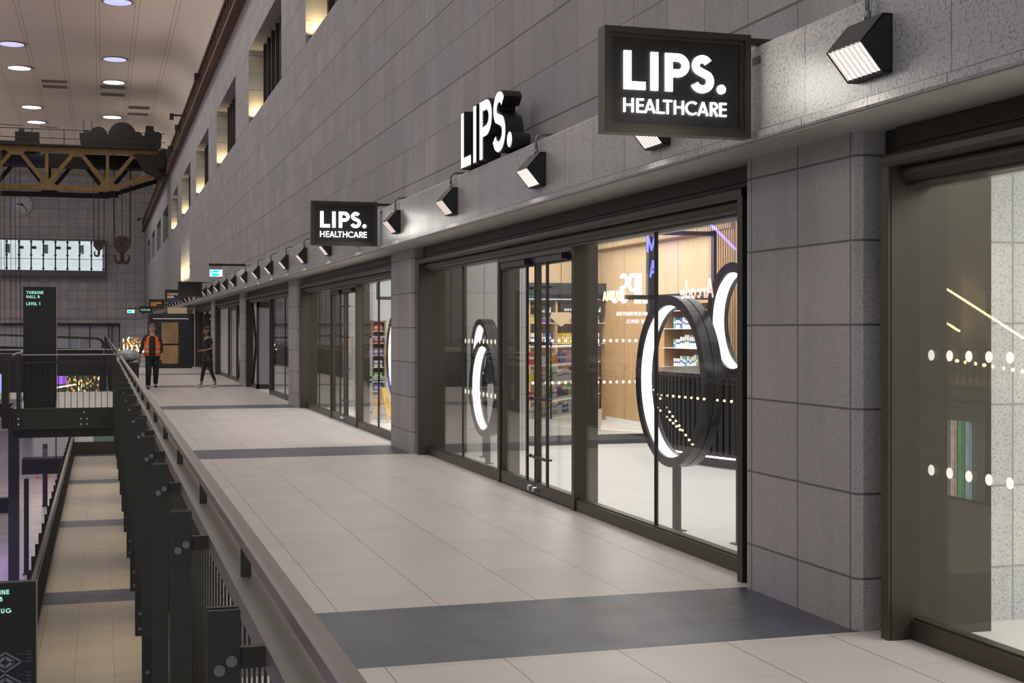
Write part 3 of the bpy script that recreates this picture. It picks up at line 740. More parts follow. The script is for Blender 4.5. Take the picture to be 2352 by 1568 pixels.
# raised letters standing on the ledge
t = thing('raised_letter_sign', 'tall white glowing raised letters LIPS. standing on the stone ledge', 'sign', (0, 0, 0))
YL, YR, ZL = 13.22, 11.40, 3.222
for i, nm in enumerate(['letter_l', 'letter_i', 'letter_p', 'letter_s', 'full_stop']):
    m = MB(); Pm = lambda u, v, n: (3.66 - n, YL - u, ZL + v)
    text(m, 'LIPS.', .205, Pm, 0, .17, YL - YR, .575, gap=.11, mi=1, mis=1, only=i)
    o = m.build(nm, [M['e_sign3'], M['black']], t)
    m = MB(); Pm = lambda u, v, n: (3.66 - n, YL - u - .0, ZL + v)
    text(m, 'LIPS.', .17, lambda u, v, n: (3.66 - n, YL - .012 - u, ZL + .012 + v), .171, .175, YL - YR - .024, .551, gap=.14, only=i)
    m.build('lit_face', M['e_sign3'], o)
MB().box(3.60, YR, 3.20, 3.64, YL, 3.225).build('base_rail', M['black'], t)
#%%INTERIOR
# ------------------------------------------------------------------ ring lights
def ring(x, y, zc, r, label, post_y=None, dep=.15):
    t = thing('ring_light', label, 'ring light', (x, y, 0), 0, None)
    ri = r - .075; n = 64
    def rg(rad, xx): return [(xx, rad * math.cos(2 * PI * k / n), zc + rad * math.sin(2 * PI * k / n)) for k in range(n)]
    m = MB(); rings = [rg(r, -dep / 2), rg(r, -.006), rg(r - .006, -.004), rg(r - .006, .004), rg(r, .006), rg(r, dep / 2), rg(ri, dep / 2), rg(ri, .045), rg(ri + .008, .045), rg(ri + .008, -.055), rg(ri, -.055), rg(ri, -dep / 2), rg(r, -dep / 2)]
    m.loft(rings, caps=False); m.build('ring_body', M['ringm'], t)
    m = MB().loft([rg(ri + .007, -.052), rg(ri - .002, -.042), rg(ri - .002, .036), rg(ri + .007, .042), rg(ri + .007, -.052)], caps=False)
    m.build('light_strip', M['e_ring'], t)
    MB().box(-.025, -.03, 0, .025, .03, zc - r + .01).build('post', M['black'], t)
    MB().box(-.06, -.06, 0, .06, .06, .008).build('foot_plate', M['black'], t)
    return t
M['ringm'] = plain('black_satin_metal', (.035, .036, .038), .28, .6, .1, 8, .01)
ring(4.38, 9.86, 1.19, .68, 'largest black ring light on a post, centre of the big window')
ring(4.56, 9.10, 1.668, .435, 'smaller black ring light at the right end of the big window, partly hidden')
ring(4.41, 15.45, .905, .575, 'front ring of the pair at the left end of the big window')
ring(4.60, 16.25, 1.325, .41, 'rear higher ring of the pair at the left end of the big window')
ring(4.40, 20.38, 1.19, .68, 'black ring light in the middle shop, barely showing beside the stone pier')
# ------------------------------------------------------------------ pharmacy interior
t = thing('oak_wall_panelling', 'tall oak panelled wall at the back of the big shop', 'wall panel', (0, 0, 0))
MB().box(8.55, 13.0, 2.16, 8.65, 22.7, 3.42).build('upper_panel', M['wood_l'], t)
MB().box(8.55, 13.0, 0, 8.65, 17.8, 2.12).box(8.55, 19.75, 0, 8.65, 22.7, 2.12).box(8.55, 17.8, 0, 8.65, 19.75, 1.0).box(8.55, 17.8, 2.0, 8.65, 19.75, 2.12).build('lower_panel', M['wood'], t)
MB().box(8.53, 13.0, 2.12, 8.6, 22.7, 2.16).build('shadow_gap', M['black'], t)
MB().box(8.50, 20.4, 0, 8.56, 22.2, .07).build('plinth', M['white_sh'], t)
t = thing('slatted_ceiling_baffle', 'row of upright oak slats along the top of the oak wall', 'baffle', (0, 0, 0))
m = MB()
for i in range(86):
    y = 17.0 + i * .07
    m.box(8.36, y, 3.02 + .0 * i, 8.46, y + .028, 3.41)
m.build('slats', M['wood_l'], t)
MB().box(8.47, 16.9, 3.0, 8.49, 23.1, 3.41).build('backing', M['wood_d'], t)
t = thing('slatted_wall_panel', 'upright oak slat panel at the right end of the oak wall', 'wall panel', (0, 0, 0))
m = MB()
for i in range(26): m.box(8.40, 15.6 + i * .075, 1.15, 8.48, 15.6 + i * .075 + .04, 3.4)
m.build('slats', M['wood'], t); MB().box(8.48, 15.5, 1.15, 8.5, 17.6, 3.4).build('backing', M['wood_d'], t)
# product niche in the oak wall
t = thing('product_niche', 'oak display niche with white cartons set in the panelled wall', 'shelf', (0, 0, 0))
MB().box(8.85, 17.8, 1.0, 8.9, 19.75, 2.0).box(8.55, 17.8, 1.0, 8.9, 17.83, 2.0).box(8.55, 19.72, 1.0, 8.9, 19.75, 2.0).box(8.55, 18.45, 1.0, 8.9, 18.48, 2.0).build('niche_body', M['wood_d'], t)
for z in (1.02, 1.32, 1.62, 1.9):
    MB().box(8.50, 17.83, z - .012, 8.86, 19.72, z).build('shelf', M['white_sh'], t)
# black steel glazing frame inside
t = thing('steel_glazing_frame', 'black steel framed glass partition with mirrored white lettering inside the big shop', 'partition', (0, 0, 0))
YQ = 17.65
MB().box(7.41, YQ, 0, 7.51, YQ + .10, 3.41).build('post', M['navy'], t)
MB().box(5.45, YQ, 0, 5.52, YQ + .10, 3.41).build('post', M['navy'], t)
MB().box(8.42, YQ, 1.2, 8.53, YQ + .10, 3.41).build('post', M['navy'], t)
MB().box(5.52, YQ, 0, 7.41, YQ + .08, .13).build('base_rail', plain('grey_base_rail', (.075, .078, .09), .5), t)
MB().box(5.52, YQ, 2.03, 8.42, YQ + .08, 2.09).build('cross_rail', M['navy'], t)
MB().box(5.52, YQ, 2.95, 8.42, YQ + .08, 3.01).build('cross_rail', M['navy'], t)
d = MB().box(5.52, YQ + .03, .13, 7.41, YQ + .042, 2.03)
for z in (.865, 1.447):
    x = 5.6
    while x < 7.38: d.cyl((x, YQ + .028, z), 'y', .023, .001, 14, 1); x += .0955
o = d.build('pane', [M['glass'], M['dot']], t); o['label'] = 'glass pane with two rows of small frosted dots'
MB().box(5.52, YQ + .03, 2.09, 7.41, YQ + .042, 2.93).build('pane', M['glass'], t)
m = MB(); PX = lambda x0, z0: (lambda u, v, n: (x0 - u, YQ + .05 + n, z0 + v))       # reads from behind, mirrored to the walkway
text(m, 'LIPS.', .13, PX(7.45, 1.97), 0, .004, .53, .43)
text(m, 'LONDON INTERNATIONAL', .17, PX(7.47, 1.80), 0, .004, .54, .055)
text(m, 'PATIENT SERVICES', .17, PX(7.47, 1.69), 0, .004, .38, .055)
m.build('lettering', M['e_letter'], t)
# reception desk
def desk():
    t = thing('reception_desk', 'curved black ribbed reception desk with a glowing white base', 'desk', (0, 0, 0))
    n = 72; rib = []; base = []; top = []
    cx, cy, rx, ry = 8.35, 15.05, 1.70, 2.5
    m = MB()
    for i in range(n):
        a0 = R(90 + 180 * i / n); a1 = R(90 + 180 * (i + .62) / n)
        p0 = (cx + rx * math.cos(a0), cy + ry * math.sin(a0)); p1 = (cx + rx * math.cos(a1), cy + ry * math.sin(a1))
        q0 = (cx + (rx - .05) * math.cos(a0), cy + (ry - .05) * math.sin(a0)); q1 = (cx + (rx - .05) * math.cos(a1), cy + (ry - .05) * math.sin(a1))
        m.prism([p0, p1, q1, q0], 'z', .14, 1.04)
    m.build('ribbed_front', M['black'], t)
    def ell(d, a=90, b=270, k=48): return [(cx + (rx + d) * math.cos(R(a + (b - a) * i / k)), cy + (ry + d) * math.sin(R(a + (b - a) * i / k))) for i in range(k + 1)]
    MB().prism(ell(-.04), 'z', .10, 1.04).build('core', M['bronze_d'], t)
    MB().prism(ell(.04), 'z', 1.04, 1.085).build('counter_top', M['ringm'], t)
    MB().prism(ell(-.12), 'z', 0, .1).build('plinth', M['navy'], t)
    MB().prism(ell(-.02), 'z', .115, .138).build('glow_strip', M['e_white'], t)
    return t
desk()
# back wall with niches (faces the camera) and white gondola with products
t = thing('oak_shelf_wall', 'oak shelving wall behind the white product gondola', 'shelf', (0, 0, 0))
MB().box(6.0, 22.75, 0, 8.6, 22.8, 2.1).build('back_board', M['wood_d'], t)
MB().box(6.0, 22.3, 2.10, 8.6, 22.8, 2.20).build('canopy', M['navy'], t)
MB().box(6.0, 22.6, 2.20, 8.6, 22.8, 3.42).build('upper_panel', M['wood_l'], t)
MB().box(6.0, 22.28, 2.13, 8.4, 22.3, 2.15).build('light_strip', M['e_white'], t)
MB().box(6.0, 22.3, 2.2, 8.6, 22.75, 2.42).build('dark_fascia', M['navy'], t)
for x in (6.55, 7.12, 7.62, 8.1, 8.56):
    MB().box(x, 22.35, 0, x + .035, 22.75, 2.1).build('upright', M['wood'], t)
for z in (1.36, 1.72):
    MB().box(6.56, 22.36, z - .012, 8.56, 22.75, z).build('shelf', M['white_sh'], t)
for x, z in ((6.65, 1.95), (7.22, 1.93), (7.72, 1.96), (6.62, 1.5), (6.1, 1.5), (8.15, 1.94)):
    o = MB().box(x, 22.33, z - .09, x + .36, 22.35, z + .08).build('header_card', M['black'], t)
    m = MB(); text(m, 'Baaea' if 0 else 'aeced', .2, P_sign(x + .05, z - .03, 22.33), 0, .003, .25, .09); m.build('card_lettering', M['e_sign3'], o)
PC = {n: plain('carton_' + n, c, .45, 0, .04, 8, .01) for n, c in dict(white=(.80, .80, .80), blue=(.06, .14, .55), orange=(.80, .22, .04), yellow=(.85, .62, .05), purple=(.32, .10, .42), teal=(.10, .42, .45),
       green=(.18, .55, .12), black=(.025, .025, .03), pink=(.72, .30, .45), red=(.62, .04, .05), grey=(.42, .43, .44)).items()}
prod_mesh = {}
def product(kind, col, wd, h, dp, P, rz, shelf, grp):
    key = (kind, col, round(wd, 3), round(h, 3))
    if key not in prod_mesh:
        m = MB()
        if kind == 'carton':
            m.box(-wd / 2, -dp / 2, 0, wd / 2, dp / 2, h); m.box(-wd / 2 - .0006, -dp / 2 - .0006, h * .45, wd / 2 + .0006, dp / 2 + .0006, h * .62, 1)
        elif kind == 'bottle':
            r = wd / 2; m.tube([(0, 0, 0), (0, 0, h * .7)], r, 10); m.tube([(0, 0, h * .7), (0, 0, h * .8)], r, 10, r1=r * .45); m.tube([(0, 0, h * .8), (0, 0, h)], r * .5, 10, 1)
        me = m.build('product', [PC[col], PC['white'] if col != 'white' else PC[random.choice(['blue', 'teal', 'pink', 'green'])]])
        prod_mesh[key] = me; o = me
        o.name = 'carton' if kind == 'carton' else 'bottle'
    else:
        o = prod_mesh[key].copy(); COL.objects.link(o)
    o.location = P; o.rotation_euler = (0, 0, rz)
    tag(o, '%s %s on the %s' % (col, kind, shelf), kind, '%s %ss on the %s' % (col, kind, shelf))
    return o
A = Vector((5.75, 18.25, 0)); B = Vector((7.32, 20.42, 0)); dv = (B - A).normalized(); nv = Vector((dv.y, -dv.x, 0)); ang = math.atan2(dv.y, dv.x); LG = (B - A).length
t = thing('product_gondola', 'white angled shelving unit full of coloured products', 'shelf unit', (A.x, A.y, 0), ang)
MB().box(0, -.42, .06, LG, 0, .33).box(0, -.40, 0, LG, -.03, .06).build('base_cabinet', M['white_sh'], t)
MB().box(0, -.43, .33, LG, -.41, 1.36).build('back_panel', M['white_sh'], t) if 0 else MB().box(0, -.43, .33, LG, -.41, .34).build('back_rail', M['white_sh'], t)
GZ = (.33, .59, .84, 1.10, 1.36)
for z in GZ[1:]: MB().box(0, -.40, z - .018, LG, .0, z).build('shelf', M['white_sh'], t)
for x in (0.0, LG * .5, LG - .02): MB().box(x, -.405, .33, x + .02, -.385, 1.4).build('upright', M['black'], t)
t.location = (A.x, A.y, 0)
for si, z in enumerate(GZ[:4]):
    x = .05
    while x < LG - .07:
        run = random.randint(2, 4); col = random.choice(['white', 'white', 'white', 'white', 'grey', 'white', 'blue', 'orange', 'yellow', 'purple', 'teal', 'green', 'black', 'grey', 'red', 'pink']); kind = random.choice(['carton', 'carton', 'bottle'])
        wd = random.choice([.055, .07]); h = random.choice([.12, .15, .18, .2])
        for _ in range(run):
            if x > LG - .06: break
            p = A + dv * (x + wd / 2) - nv * (-.0) + nv * .06
            product(kind, col, wd, h, .09, (p.x, p.y, z + .001), ang, '%s shelf of the white gondola, from below' % ORD[si], 0)
            x += wd + .008
        x += .012
for z, nm in ((1.36, 'lower shelf of the oak wall'), (1.72, 'upper shelf of the oak wall')):
    for (x0, x1) in ((6.6, 7.1), (7.17, 7.6), (7.67, 8.08), (8.15, 8.54)):
        x = x0 + .02; col = random.choice(['white', 'yellow', 'white', 'purple', 'blue', 'white'])
        while x < x1 - .06:
            product('carton', col, .07, .18 if z < 1.5 else .15, .09, (x + .035, 22.5, z + .001), 0, nm, 0); x += .078
            if random.random() < .25: col = random.choice(['white', 'yellow', 'purple', 'pink', 'blue'])
for z, ks in ((1.02, 'lowest'), (1.32, 'middle'), (1.62, 'top')):
    for y0 in (17.9, 18.55):
        y = y0
        while y < y0 + (.45 if y0 < 18 else .95):
            col = 'white' if random.random() < .8 else random.choice(['teal', 'blue'])
            product('carton', col, .07, random.choice([.13, .17, .2]), .09, (8.66, y, z + .001), PI / 2, ks + ' shelf of the oak wall niche', 0); y += .085
# pendant lamp cone near the gondola
t = thing('cone_pendant', 'glowing cone-shaped pendant lamp over the shelves', 'pendant', (7.6, 22.0, 1.66))
m = MB().tube([(0, 0, 0), (0, 0, .16)], .02, 24, r1=.19); m.tube([(0, 0, .16), (0, 0, .24)], .19, 24, r1=.17); m.build('shade', emis('pendant_glow', (1, .70, .42), 1.1), t, True)
MB().tube([(0, 0, .24), (0, 0, 1.76)], .005, 6).build('cable', M['black'], t)
# ------------------------------------------------------------------ middle shop contents
def wet_sign(x, y, rz):
    t = thing('wet_floor_sign', 'yellow folding wet floor sign standing inside the middle shop', 'floor sign', (x, y, 0), rz)
    for s, nm in ((-1, 'front_leaf'), (1, 'back_leaf')):
        m = MB(); d = .012
        def P(u, v, n):
            yy = s * (.155 - .145 * v / .60) + n * s
            return (u, yy, v)
        pts = [(-.15, 0), (-.10, 0), (-.085, .1), (.085, .1), (.10, 0), (.15, 0), (.095, .56), (.055, .60), (-.055, .60), (-.095, .56)]
        vs = [P(u, v, 0) for u, v in pts] + [P(u, v, d) for u, v in pts]; k = len(pts)
        m.add(vs, [tuple(range(k)), tuple(range(2 * k - 1, k - 1, -1))] + [(i, (i + 1) % k, k + (i + 1) % k, k + i) for i in range(k)])
        o = m.build(nm, M['yellow'], t)
        m = MB()
        tri = [(0, .44), (.055, .34), (-.055, .34)]; inn = [(0, .42), (.038, .35), (-.038, .35)]
        for (p, q) in zip(tri, tri[1:] + tri[:1]): m.bar(P(p[0], p[1], d + .001), P(q[0], q[1], d + .001), .008, .002)
        for v in (.26, .22, .18): m.bar(P(-.06, v, d + .001), P(.06, v, d + .001), .012, .002)
        m.build('printed_warning', M['black'], o)
    return t
wet_sign(4.66, 22.95, R(55))
struct(MB().box(5.45, 28.2, 0, 9.3, 28.28, 3.42).build('wall_shop_middle', M['white']))
t = thing('metal_rack', 'pale grey tubular rack behind the middle shop window', 'rack', (0, 0, 0))
m = MB()
for x in (4.53, 5.4): m.box(x, 23.5, 0, x + .045, 23.55, 1.49)
for z in (.12, .66, .74, 1.455): m.box(4.53, 23.5, z, 5.445, 23.55, z + .032)
m.build('frame', M['grey_frame'], t); MB().box(4.60, 23.56, .0, 5.35, 23.9, .24).build('crate', M['grey_frame'], t)
t = thing('tall_oak_bookcase', 'narrow oak shelf with coloured boxes in the middle shop', 'shelf', (0, 0, 0))
m = MB().box(5.14, 26.4, 0, 5.42, 26.8, .3).box(5.39, 26.4, .3, 5.42, 26.8, 1.78).box(5.14, 26.77, .3, 5.42, 26.8, 1.78).box(5.14, 26.4, .3, 5.16, 26.8, 1.78).box(5.14, 26.4, 1.76, 5.42, 26.8, 1.78)
m.build('carcass', M['wood'], t)
for i in range(6): MB().box(5.165, 26.41, .36 + .24 * i, 5.385, 26.76, .375 + .24 * i).build('shelf', M['white_sh'], t)
for i, c in enumerate(['blue', 'green', 'white', 'purple', 'red', 'orange']):
    product('carton', c, .16, .13, .2, (5.275, 26.55, .376 + .24 * i), 0, 'narrow oak shelf of the middle shop', 0)
t = thing('wall_screen', 'bright white screen high in the middle shop', 'screen', (0, 0, 0))
MB().box(5.0, 25.2, 2.17, 6.2, 25.26, 3.0).build('screen_case', M['black'], t); MB().box(5.05, 25.19, 2.23, 6.15, 25.2, 2.96).build('screen_face', emis('screen_white', (.95, 1, .97), 1.1), t)
#%%BALUSTRADE
# ------------------------------------------------------------------ balustrade of the upper walkway
def balustrade(y0, nposts, S, label, detail, parent_x=0.0, zrel=0.0, first=None):
    t = thing('balustrade', label, 'balustrade', (parent_x, y0, zrel))
    Lb = S * nposts
    hr = [(.338, 1.045), (.346, 1.035), (.372, 1.035), (.380, 1.045), (.380, 1.072), (.374, 1.080), (.344, 1.080), (.338, 1.072)]
    MB().prism(hr, 'y', .004, Lb - .004).build('handrail', M['rail'], t)
    MB().box(.319, .004, .907, .402, Lb - .004, .958).build('mid_rail', M['rail2'], t)
    MB().box(.335, .004, -.005, .385, Lb - .004, .015).build('base_rail', M['balus'], t)
    pm = br = sm = bm1 = None
    for i in range(nposts):
        y = S * i + .75 * 1.0
        if pm is None:
            pm = MB().box(.2027, -.022, -.356, .268, -.010, 1.035).box(.2027, .010, -.356, .268, .022, 1.035).box(.215, -.010, -.3, .255, .010, .9).build('post', M['balus'], t, bevel=.0015); pm.location = (0, y, 0)
            p = pm
        else:
            p = pm.copy(); COL.objects.link(p); p.parent = t; p.location = (0, y, 0)
        if br is None:
            br = MB().box(.268, -.010, .912, .322, .010, .955).build('bracket', M['balus'], t); q = br
            sm = MB().box(.345, -.004, .958, .372, .004, 1.037).build('stub', M['balus'], t); s2 = sm
            ft = MB().box(.215, -.010, -.32, .30, .010, -.2).build('foot_bracket', M['balus'], t); f2 = ft
        else:
            q = br.copy(); COL.objects.link(q); q.parent = t; s2 = sm.copy(); COL.objects.link(s2); s2.parent = t
            f2 = ft.copy(); COL.objects.link(f2); f2.parent = t
        q.location = (0, y, 0); s2.location = (0, y + S / 2, 0); f2.location = (0, y, 0)
        if detail >= 1:
            for (bx, bz) in ((.226, .915), (.250, .932), (.2315, -.212), (.2315, -.309)):
                if bm1 is None:
                    bm1 = MB().cyl((0, -.006, 0), 'y', .0115, .006, 16).cyl((0, -.008, 0), 'y', .0075, .004, 6).build('bolt', M['rail2'], p); b_ = bm1
                else:
                    b_ = bm1.copy(); COL.objects.link(b_); b_.parent = p
                b_.location = (bx, -.022, bz)
    n = int(Lb / .1165); pk = None
    if detail >= 1:
        for i in range(min(n, 100)):
            y = (i + .5) * Lb / n
            if pk is None:
                pk = MB().tube([(.360, 0, .01), (.360, 0, .91)], .0045, 6).build('picket', M['balus'], t, True); o = pk
            else: o = pk.copy(); COL.objects.link(o); o.parent = t
            o.location = (0, y, 0)
    else:
        m = MB()
        for i in range(n): y = (i + .5) * Lb / n; m.box(.355, y - .005, .01, .365, y + .005, .91)
        o = m.build('pickets', M['balus'], t); o['kind'] = 'stuff'
    return t
SP = 1.537
# first post at Y=2.781
YB = 2.781 - .75 - SP * 1
balustrade(YB, 7, SP, 'nearest section of dark steel balustrade with brushed handrail beside the walkway', 1)
balustrade(YB + 7 * SP, 7, SP, 'second section of dark steel balustrade beside the walkway, ahead of the nearest one', 1)
nn = 4
balustrade(YB + 14 * SP, nn, SP, 'short third section of dark balustrade ending at the footbridge', 1)
yb = 36.6
for i, lb in enumerate(['first balustrade section beyond the footbridge', 'second balustrade section beyond the footbridge', 'third balustrade section beyond the footbridge', 'farthest balustrade section along the walkway']):
    balustrade(yb, 14, SP, lb, 0); yb += 14 * SP
# ------------------------------------------------------------------ footbridge at the left
t = thing('footbridge', 'dark steel footbridge deck with pale tiles crossing at the left', 'bridge', (0, 0, 0))
MB().box(-1.72, 29.0, -.10, .30, 36.5, 0).box(-4.2, 33.0, -.10, -1.72, 36.5, 0).build('deck', M['floor'], t)
MB().box(-1.72, 28.93, -.42, .27, 28.98, .0).build('edge_beam', M['balus'], t)
MB().box(-1.75, 29.3, -.62, .27, 36.3, -.42).box(-1.79, 29.0, -.42, -1.72, 36.5, .02).build('underside', M['bronze_d'], t)
m = MB()
for (x, z) in ((-.41, -.22), (-.29, -.22), (-.41, -.33), (-.29, -.33), (-.35, -.09)): m.cyl((x, 28.918, z), 'y', .016, .014, 10)
o = m.build('beam_bolts', M['steel'], t)
def cross_rail(y, x0, x1, label, z=1.10, end=True):
    t = thing('bridge_railing', label, 'railing', (0, y, 0))
    MB().box(x0, -.02, z - .02, x1, .02, z).build('handrail', M['rail3'], t)
    MB().box(x0, -.02, .91, x1, .02, .955).build('mid_rail', M['balus'], t)
    n = int((x1 - x0) / .118)
    for i in range(n):
        x = x0 + (i + .5) * (x1 - x0) / n
        MB().box(x - .006, -.006, .0, x + .006, .006, .92).build('picket', M['balus'], t)
    if end: MB().box(x0 - .03, -.145, -.42, x0 + .05, -.075, z + .012).build('post', M['balus'], t)
    MB().box(x1 - .05, -.03, 0, x1, .03, z - .02).build('post', M['balus'], t)
    m = MB()
    for zz in (-.2, -.31): m.cyl((x0 + .01, -.159, zz), 'y', .018, .014, 12)
    if end: m.build('bolt_pair', M['steel'], t)
    return t
cross_rail(29.0, -1.62, .29, 'railing on the near side of the footbridge')
cross_rail(36.45, -4.2, .29, 'railing on the far side of the footbridge', 1.10, False)
t = thing('bridge_railing', 'railing running along the left end of the footbridge towards the escalator', 'railing', (0, 0, 0))
MB().box(-3.6, 32.5, 1.13, -1.70, 32.55, 1.16).box(-1.74, 29.0, 1.08, -1.70, 32.55, 1.11).box(-1.76, 32.45, 1.07, -1.70, 32.55, 1.16).build('handrail', M['rail3'], t)
MB().box(-1.98, 29.6, -.44, -1.84, 29.75, .98).build('post', M['balus'], t)
MB().box(-3.4, 32.5, .93, -1.9, 32.55, .99).build('mid_rail', M['balus'], t)
for i in range(11): MB().box(-3.5 + .15 * i, 32.51, 0, -3.488 + .15 * i, 32.53, .95).build('picket', M['balus'], t)
# escalator side dropping off the left of the bridge
t = thing('escalator', 'dark escalator flank with glass side dropping away at the far left edge', 'escalator', (0, 0, 0))
MB().prism([(28.9, -.1), (28.9, -.55), (22.0, -4.1), (21.4, -3.65)], 'x', -3.6, -2.27).build('truss_cladding', M['bronze_d'], t)
MB().prism([(28.9, .85), (28.9, -.1), (21.4, -3.65), (21.4, -2.7)], 'x', -2.30, -2.285).build('side_glass', M['glass_bal'], t)
MB().bar((-2.29, 28.9, .9), (-2.29, 21.4, -2.65), .06, .05).build('handrail', M['black'], t)
# ------------------------------------------------------------------ wayfinding totems
def totem(x, y, z, lines, label, maps=False, rz=0.0):
    t = thing('wayfinding_totem', label, 'sign', (x, y, z), rz)
    w_, h_ = .64, 2.48
    MB().box(0, 0, .12, w_, .16, h_).build('casing', M['totem'], t, bevel=.004)
    MB().box(.01, .01, 0, w_ - .01, .15, .12).build('plinth', M['black'], t)
    MB().box(w_, .01, 0, w_ + .012, .15, h_).build('edge_trim', M['brass'], t)
    m = MB()
    for (s, u, v, wd, sz) in lines: text(m, s, .22, P_sign(u, v, 0), 0, .003, wd, sz, gap=.12)
    m.build('lettering', M['e_mint'], t)
    if maps:
        m = MB(); 
        for cz, s in ((1.44, 1), (1.16, 1)):
            c = (.26, cz)
            for r, ww in ((.16, .028), (.08, .05)):
                q = [(c[0] + r * 1.25, c[1]), (c[0], c[1] + r * .8), (c[0] - r * 1.25, c[1]), (c[0], c[1] - r * .8)]
                for a, b in zip(q, q[1:] + q[:1]): m.bar((a[0], -.001, a[1]), (b[0], -.001, b[1]), .003, ww * .8, upv=(0, 0, 1))
            for k in range(4): m.box(.585 - .06, -.002, cz + .13 - .045 * k, .585, 0, cz + .137 - .045 * k)
            m.box(.40, -.001, cz + .10, .52, 0, cz + .103).box(.47, -.001, cz, .52, 0, cz + .003)
        m.build('floor_plan_print', plain('map_print', (.24, .26, .33), .6), t)
    return t
M['totem'] = plain('charcoal_totem', (.020, .021, .021), .55, 0, .1, 5, .01)
M['brass'] = plain('brass_edge', (.45, .33, .17), .4, .5)
totem(-1.535, 29.12, 0, [('TURBINE', .06, 2.33, .33, .06), ('HALL B', .06, 2.245, .26, .06), ('LEVEL 1', .06, 2.10, .27, .062)], 'tall charcoal totem on the footbridge reading TURBINE HALL B LEVEL 1')
t = totem(-1.47, 18.75, -4.19, [('TURBINE', -.02, 2.33, .33, .062), ('HALL B', -.02, 2.24, .25, .062), ('LEVEL UG', -.09, 2.085, .43, .062)], 'charcoal totem with floor plans on the lower walkway, cut by the left edge', True)
# ------------------------------------------------------------------ lower walkway, left balustrade and structures below
def low_balustrade():
    t = thing('balustrade', 'dark balustrade along the left edge of the lower walkway', 'balustrade', (-1.13, 20.5, -3.77))
    Lb = 40.0
    MB().box(-.03, 0, 1.06, .03, Lb, 1.10).build('handrail', M['rail'], t)
    MB().box(-.03, 0, .92, .04, Lb, .96).build('mid_rail', M['rail2'], t)
    MB().box(-.01, 0, -.05, .02, Lb, .05).build('base_rail', M['balus'], t)
    pm = None
    for i in range(26):
        if pm is None: pm = MB().box(-.16, -.022, -.36, -.09, .022, 1.04).box(-.09, -.01, .91, -.02, .01, .95).build('post', M['balus'], t); o = pm
        else: o = pm.copy(); COL.objects.link(o); o.parent = t
        o.location = (0, .6 + SP * i, 0)
    m = MB(); n = int(Lb / .1165)
    for i in range(n): y = i * .1165 + .05; m.box(-.005, y - .005, 0, .005, y + .005, .93)
    o = m.build('pickets', M['balus'], t); o['kind'] = 'stuff'
low_balustrade()
t = thing('lower_shopfront', 'row of white and pale green glass panels closing the lower walkway', 'shopfront', (0, 0, 0))
MB().box(-1.25, 60.9, -3.77, 3.9, 61.1, -3.25).build('plinth', M['bronze'], t)
MB().box(-.95, 61.0, -3.25, .05 - .4, 61.05, -1.3).build('white_panel', M['white'], t)
MB().box(-.35, 61.0, -3.25, 1.2, 61.05, -1.3).build('green_panel', plain('pale_green_glass', (.20, .27, .27), .25), t)
MB().box(-3.2, 60.9, -2.32, 1.2, 60.95, -2.28).build('top_rail', M['brass'], t)
area((.6, 59.0, -.8), 2.5, 1.5, 22, (1, .95, .9))
t = thing('landing', 'dark blue steel landing beam with glass balustrade below the footbridge', 'landing', (0, 0, 0))
MB().box(-3.0, 56, -4.08, -1.32, 57.0, -3.48).build('edge_beam', M['navy'], t)
MB().box(-2.95, 56.02, -3.48, -1.36, 56.04, -2.55).build('glass_screen', M['glass_bal'], t)
MB().box(-2.95, 56.0, -2.55, -1.36, 56.06, -2.50).box(-1.75, 55.98, -3.9, -1.71, 56.0, -2.5).build('rail', M['black'], t)
for (x, y, s, z1, lb) in ((-3.22, 51.5, .36, -1.85, 'thick navy steel column left of the lower walkway'), (-2.80, 53.6, .17, -4.0, 'slimmer navy column just right of the thick one'), (-2.95, 74.0, .24, -4.35, 'short navy column beneath the landing')):
    tag(MB().box(x, y, -7.6, x + s, y + s, z1).box(x - .04, y - .04, -7.6, x + s + .04, y + s + .04, -7.56).build('steel_column', M['navy'], None), lb, 'column')
tag(MB().box(-5.4, 72, -7.6, -4.2, 72.5, -6.9).box(-5.45, 71.95, -6.9, -4.15, 72.55, -6.85).build('display_bench', M['navy']), 'dark blue bench on the ground floor at far left', 'bench')
t = thing('display_stand', 'orange-red framed stand on the ground floor beyond the columns', 'stand', (0, 0, 0))
m = MB()
for x in (-3.9, -3.25):
    for y in (88, 88.7): m.box(x, y, -7.6, x + .08, y + .08, -6.5)
m.box(-3.9, 88, -6.55, -3.17, 88.78, -6.45).box(-3.9, 88, -7.1, -3.17, 88.78, -7.03); m.build('frame', PC['orange'], t)
tag(MB().box(-4.6, 100, -7.6, -1.2, 100.3, -5.0).build('white_counter_wall', M['white']), 'pale counter wall at the far end of the ground floor', 'wall')
area((-5.5, 45, -4.2), 3, 30, 620, (.66, .52, 1.0))
area((-3.2, 80, -4.6), 2, 16, 160, (1.0, .86, .66))
# warm light on the lower walkway from the soffit above
for yy in (23.5, 29.5, 35.5, 41.5, 47.5, 53.5): spot((1.0, yy, -.48), (.1, yy, -3.77), 170, (1, .78, .46), 100, .9, .15)
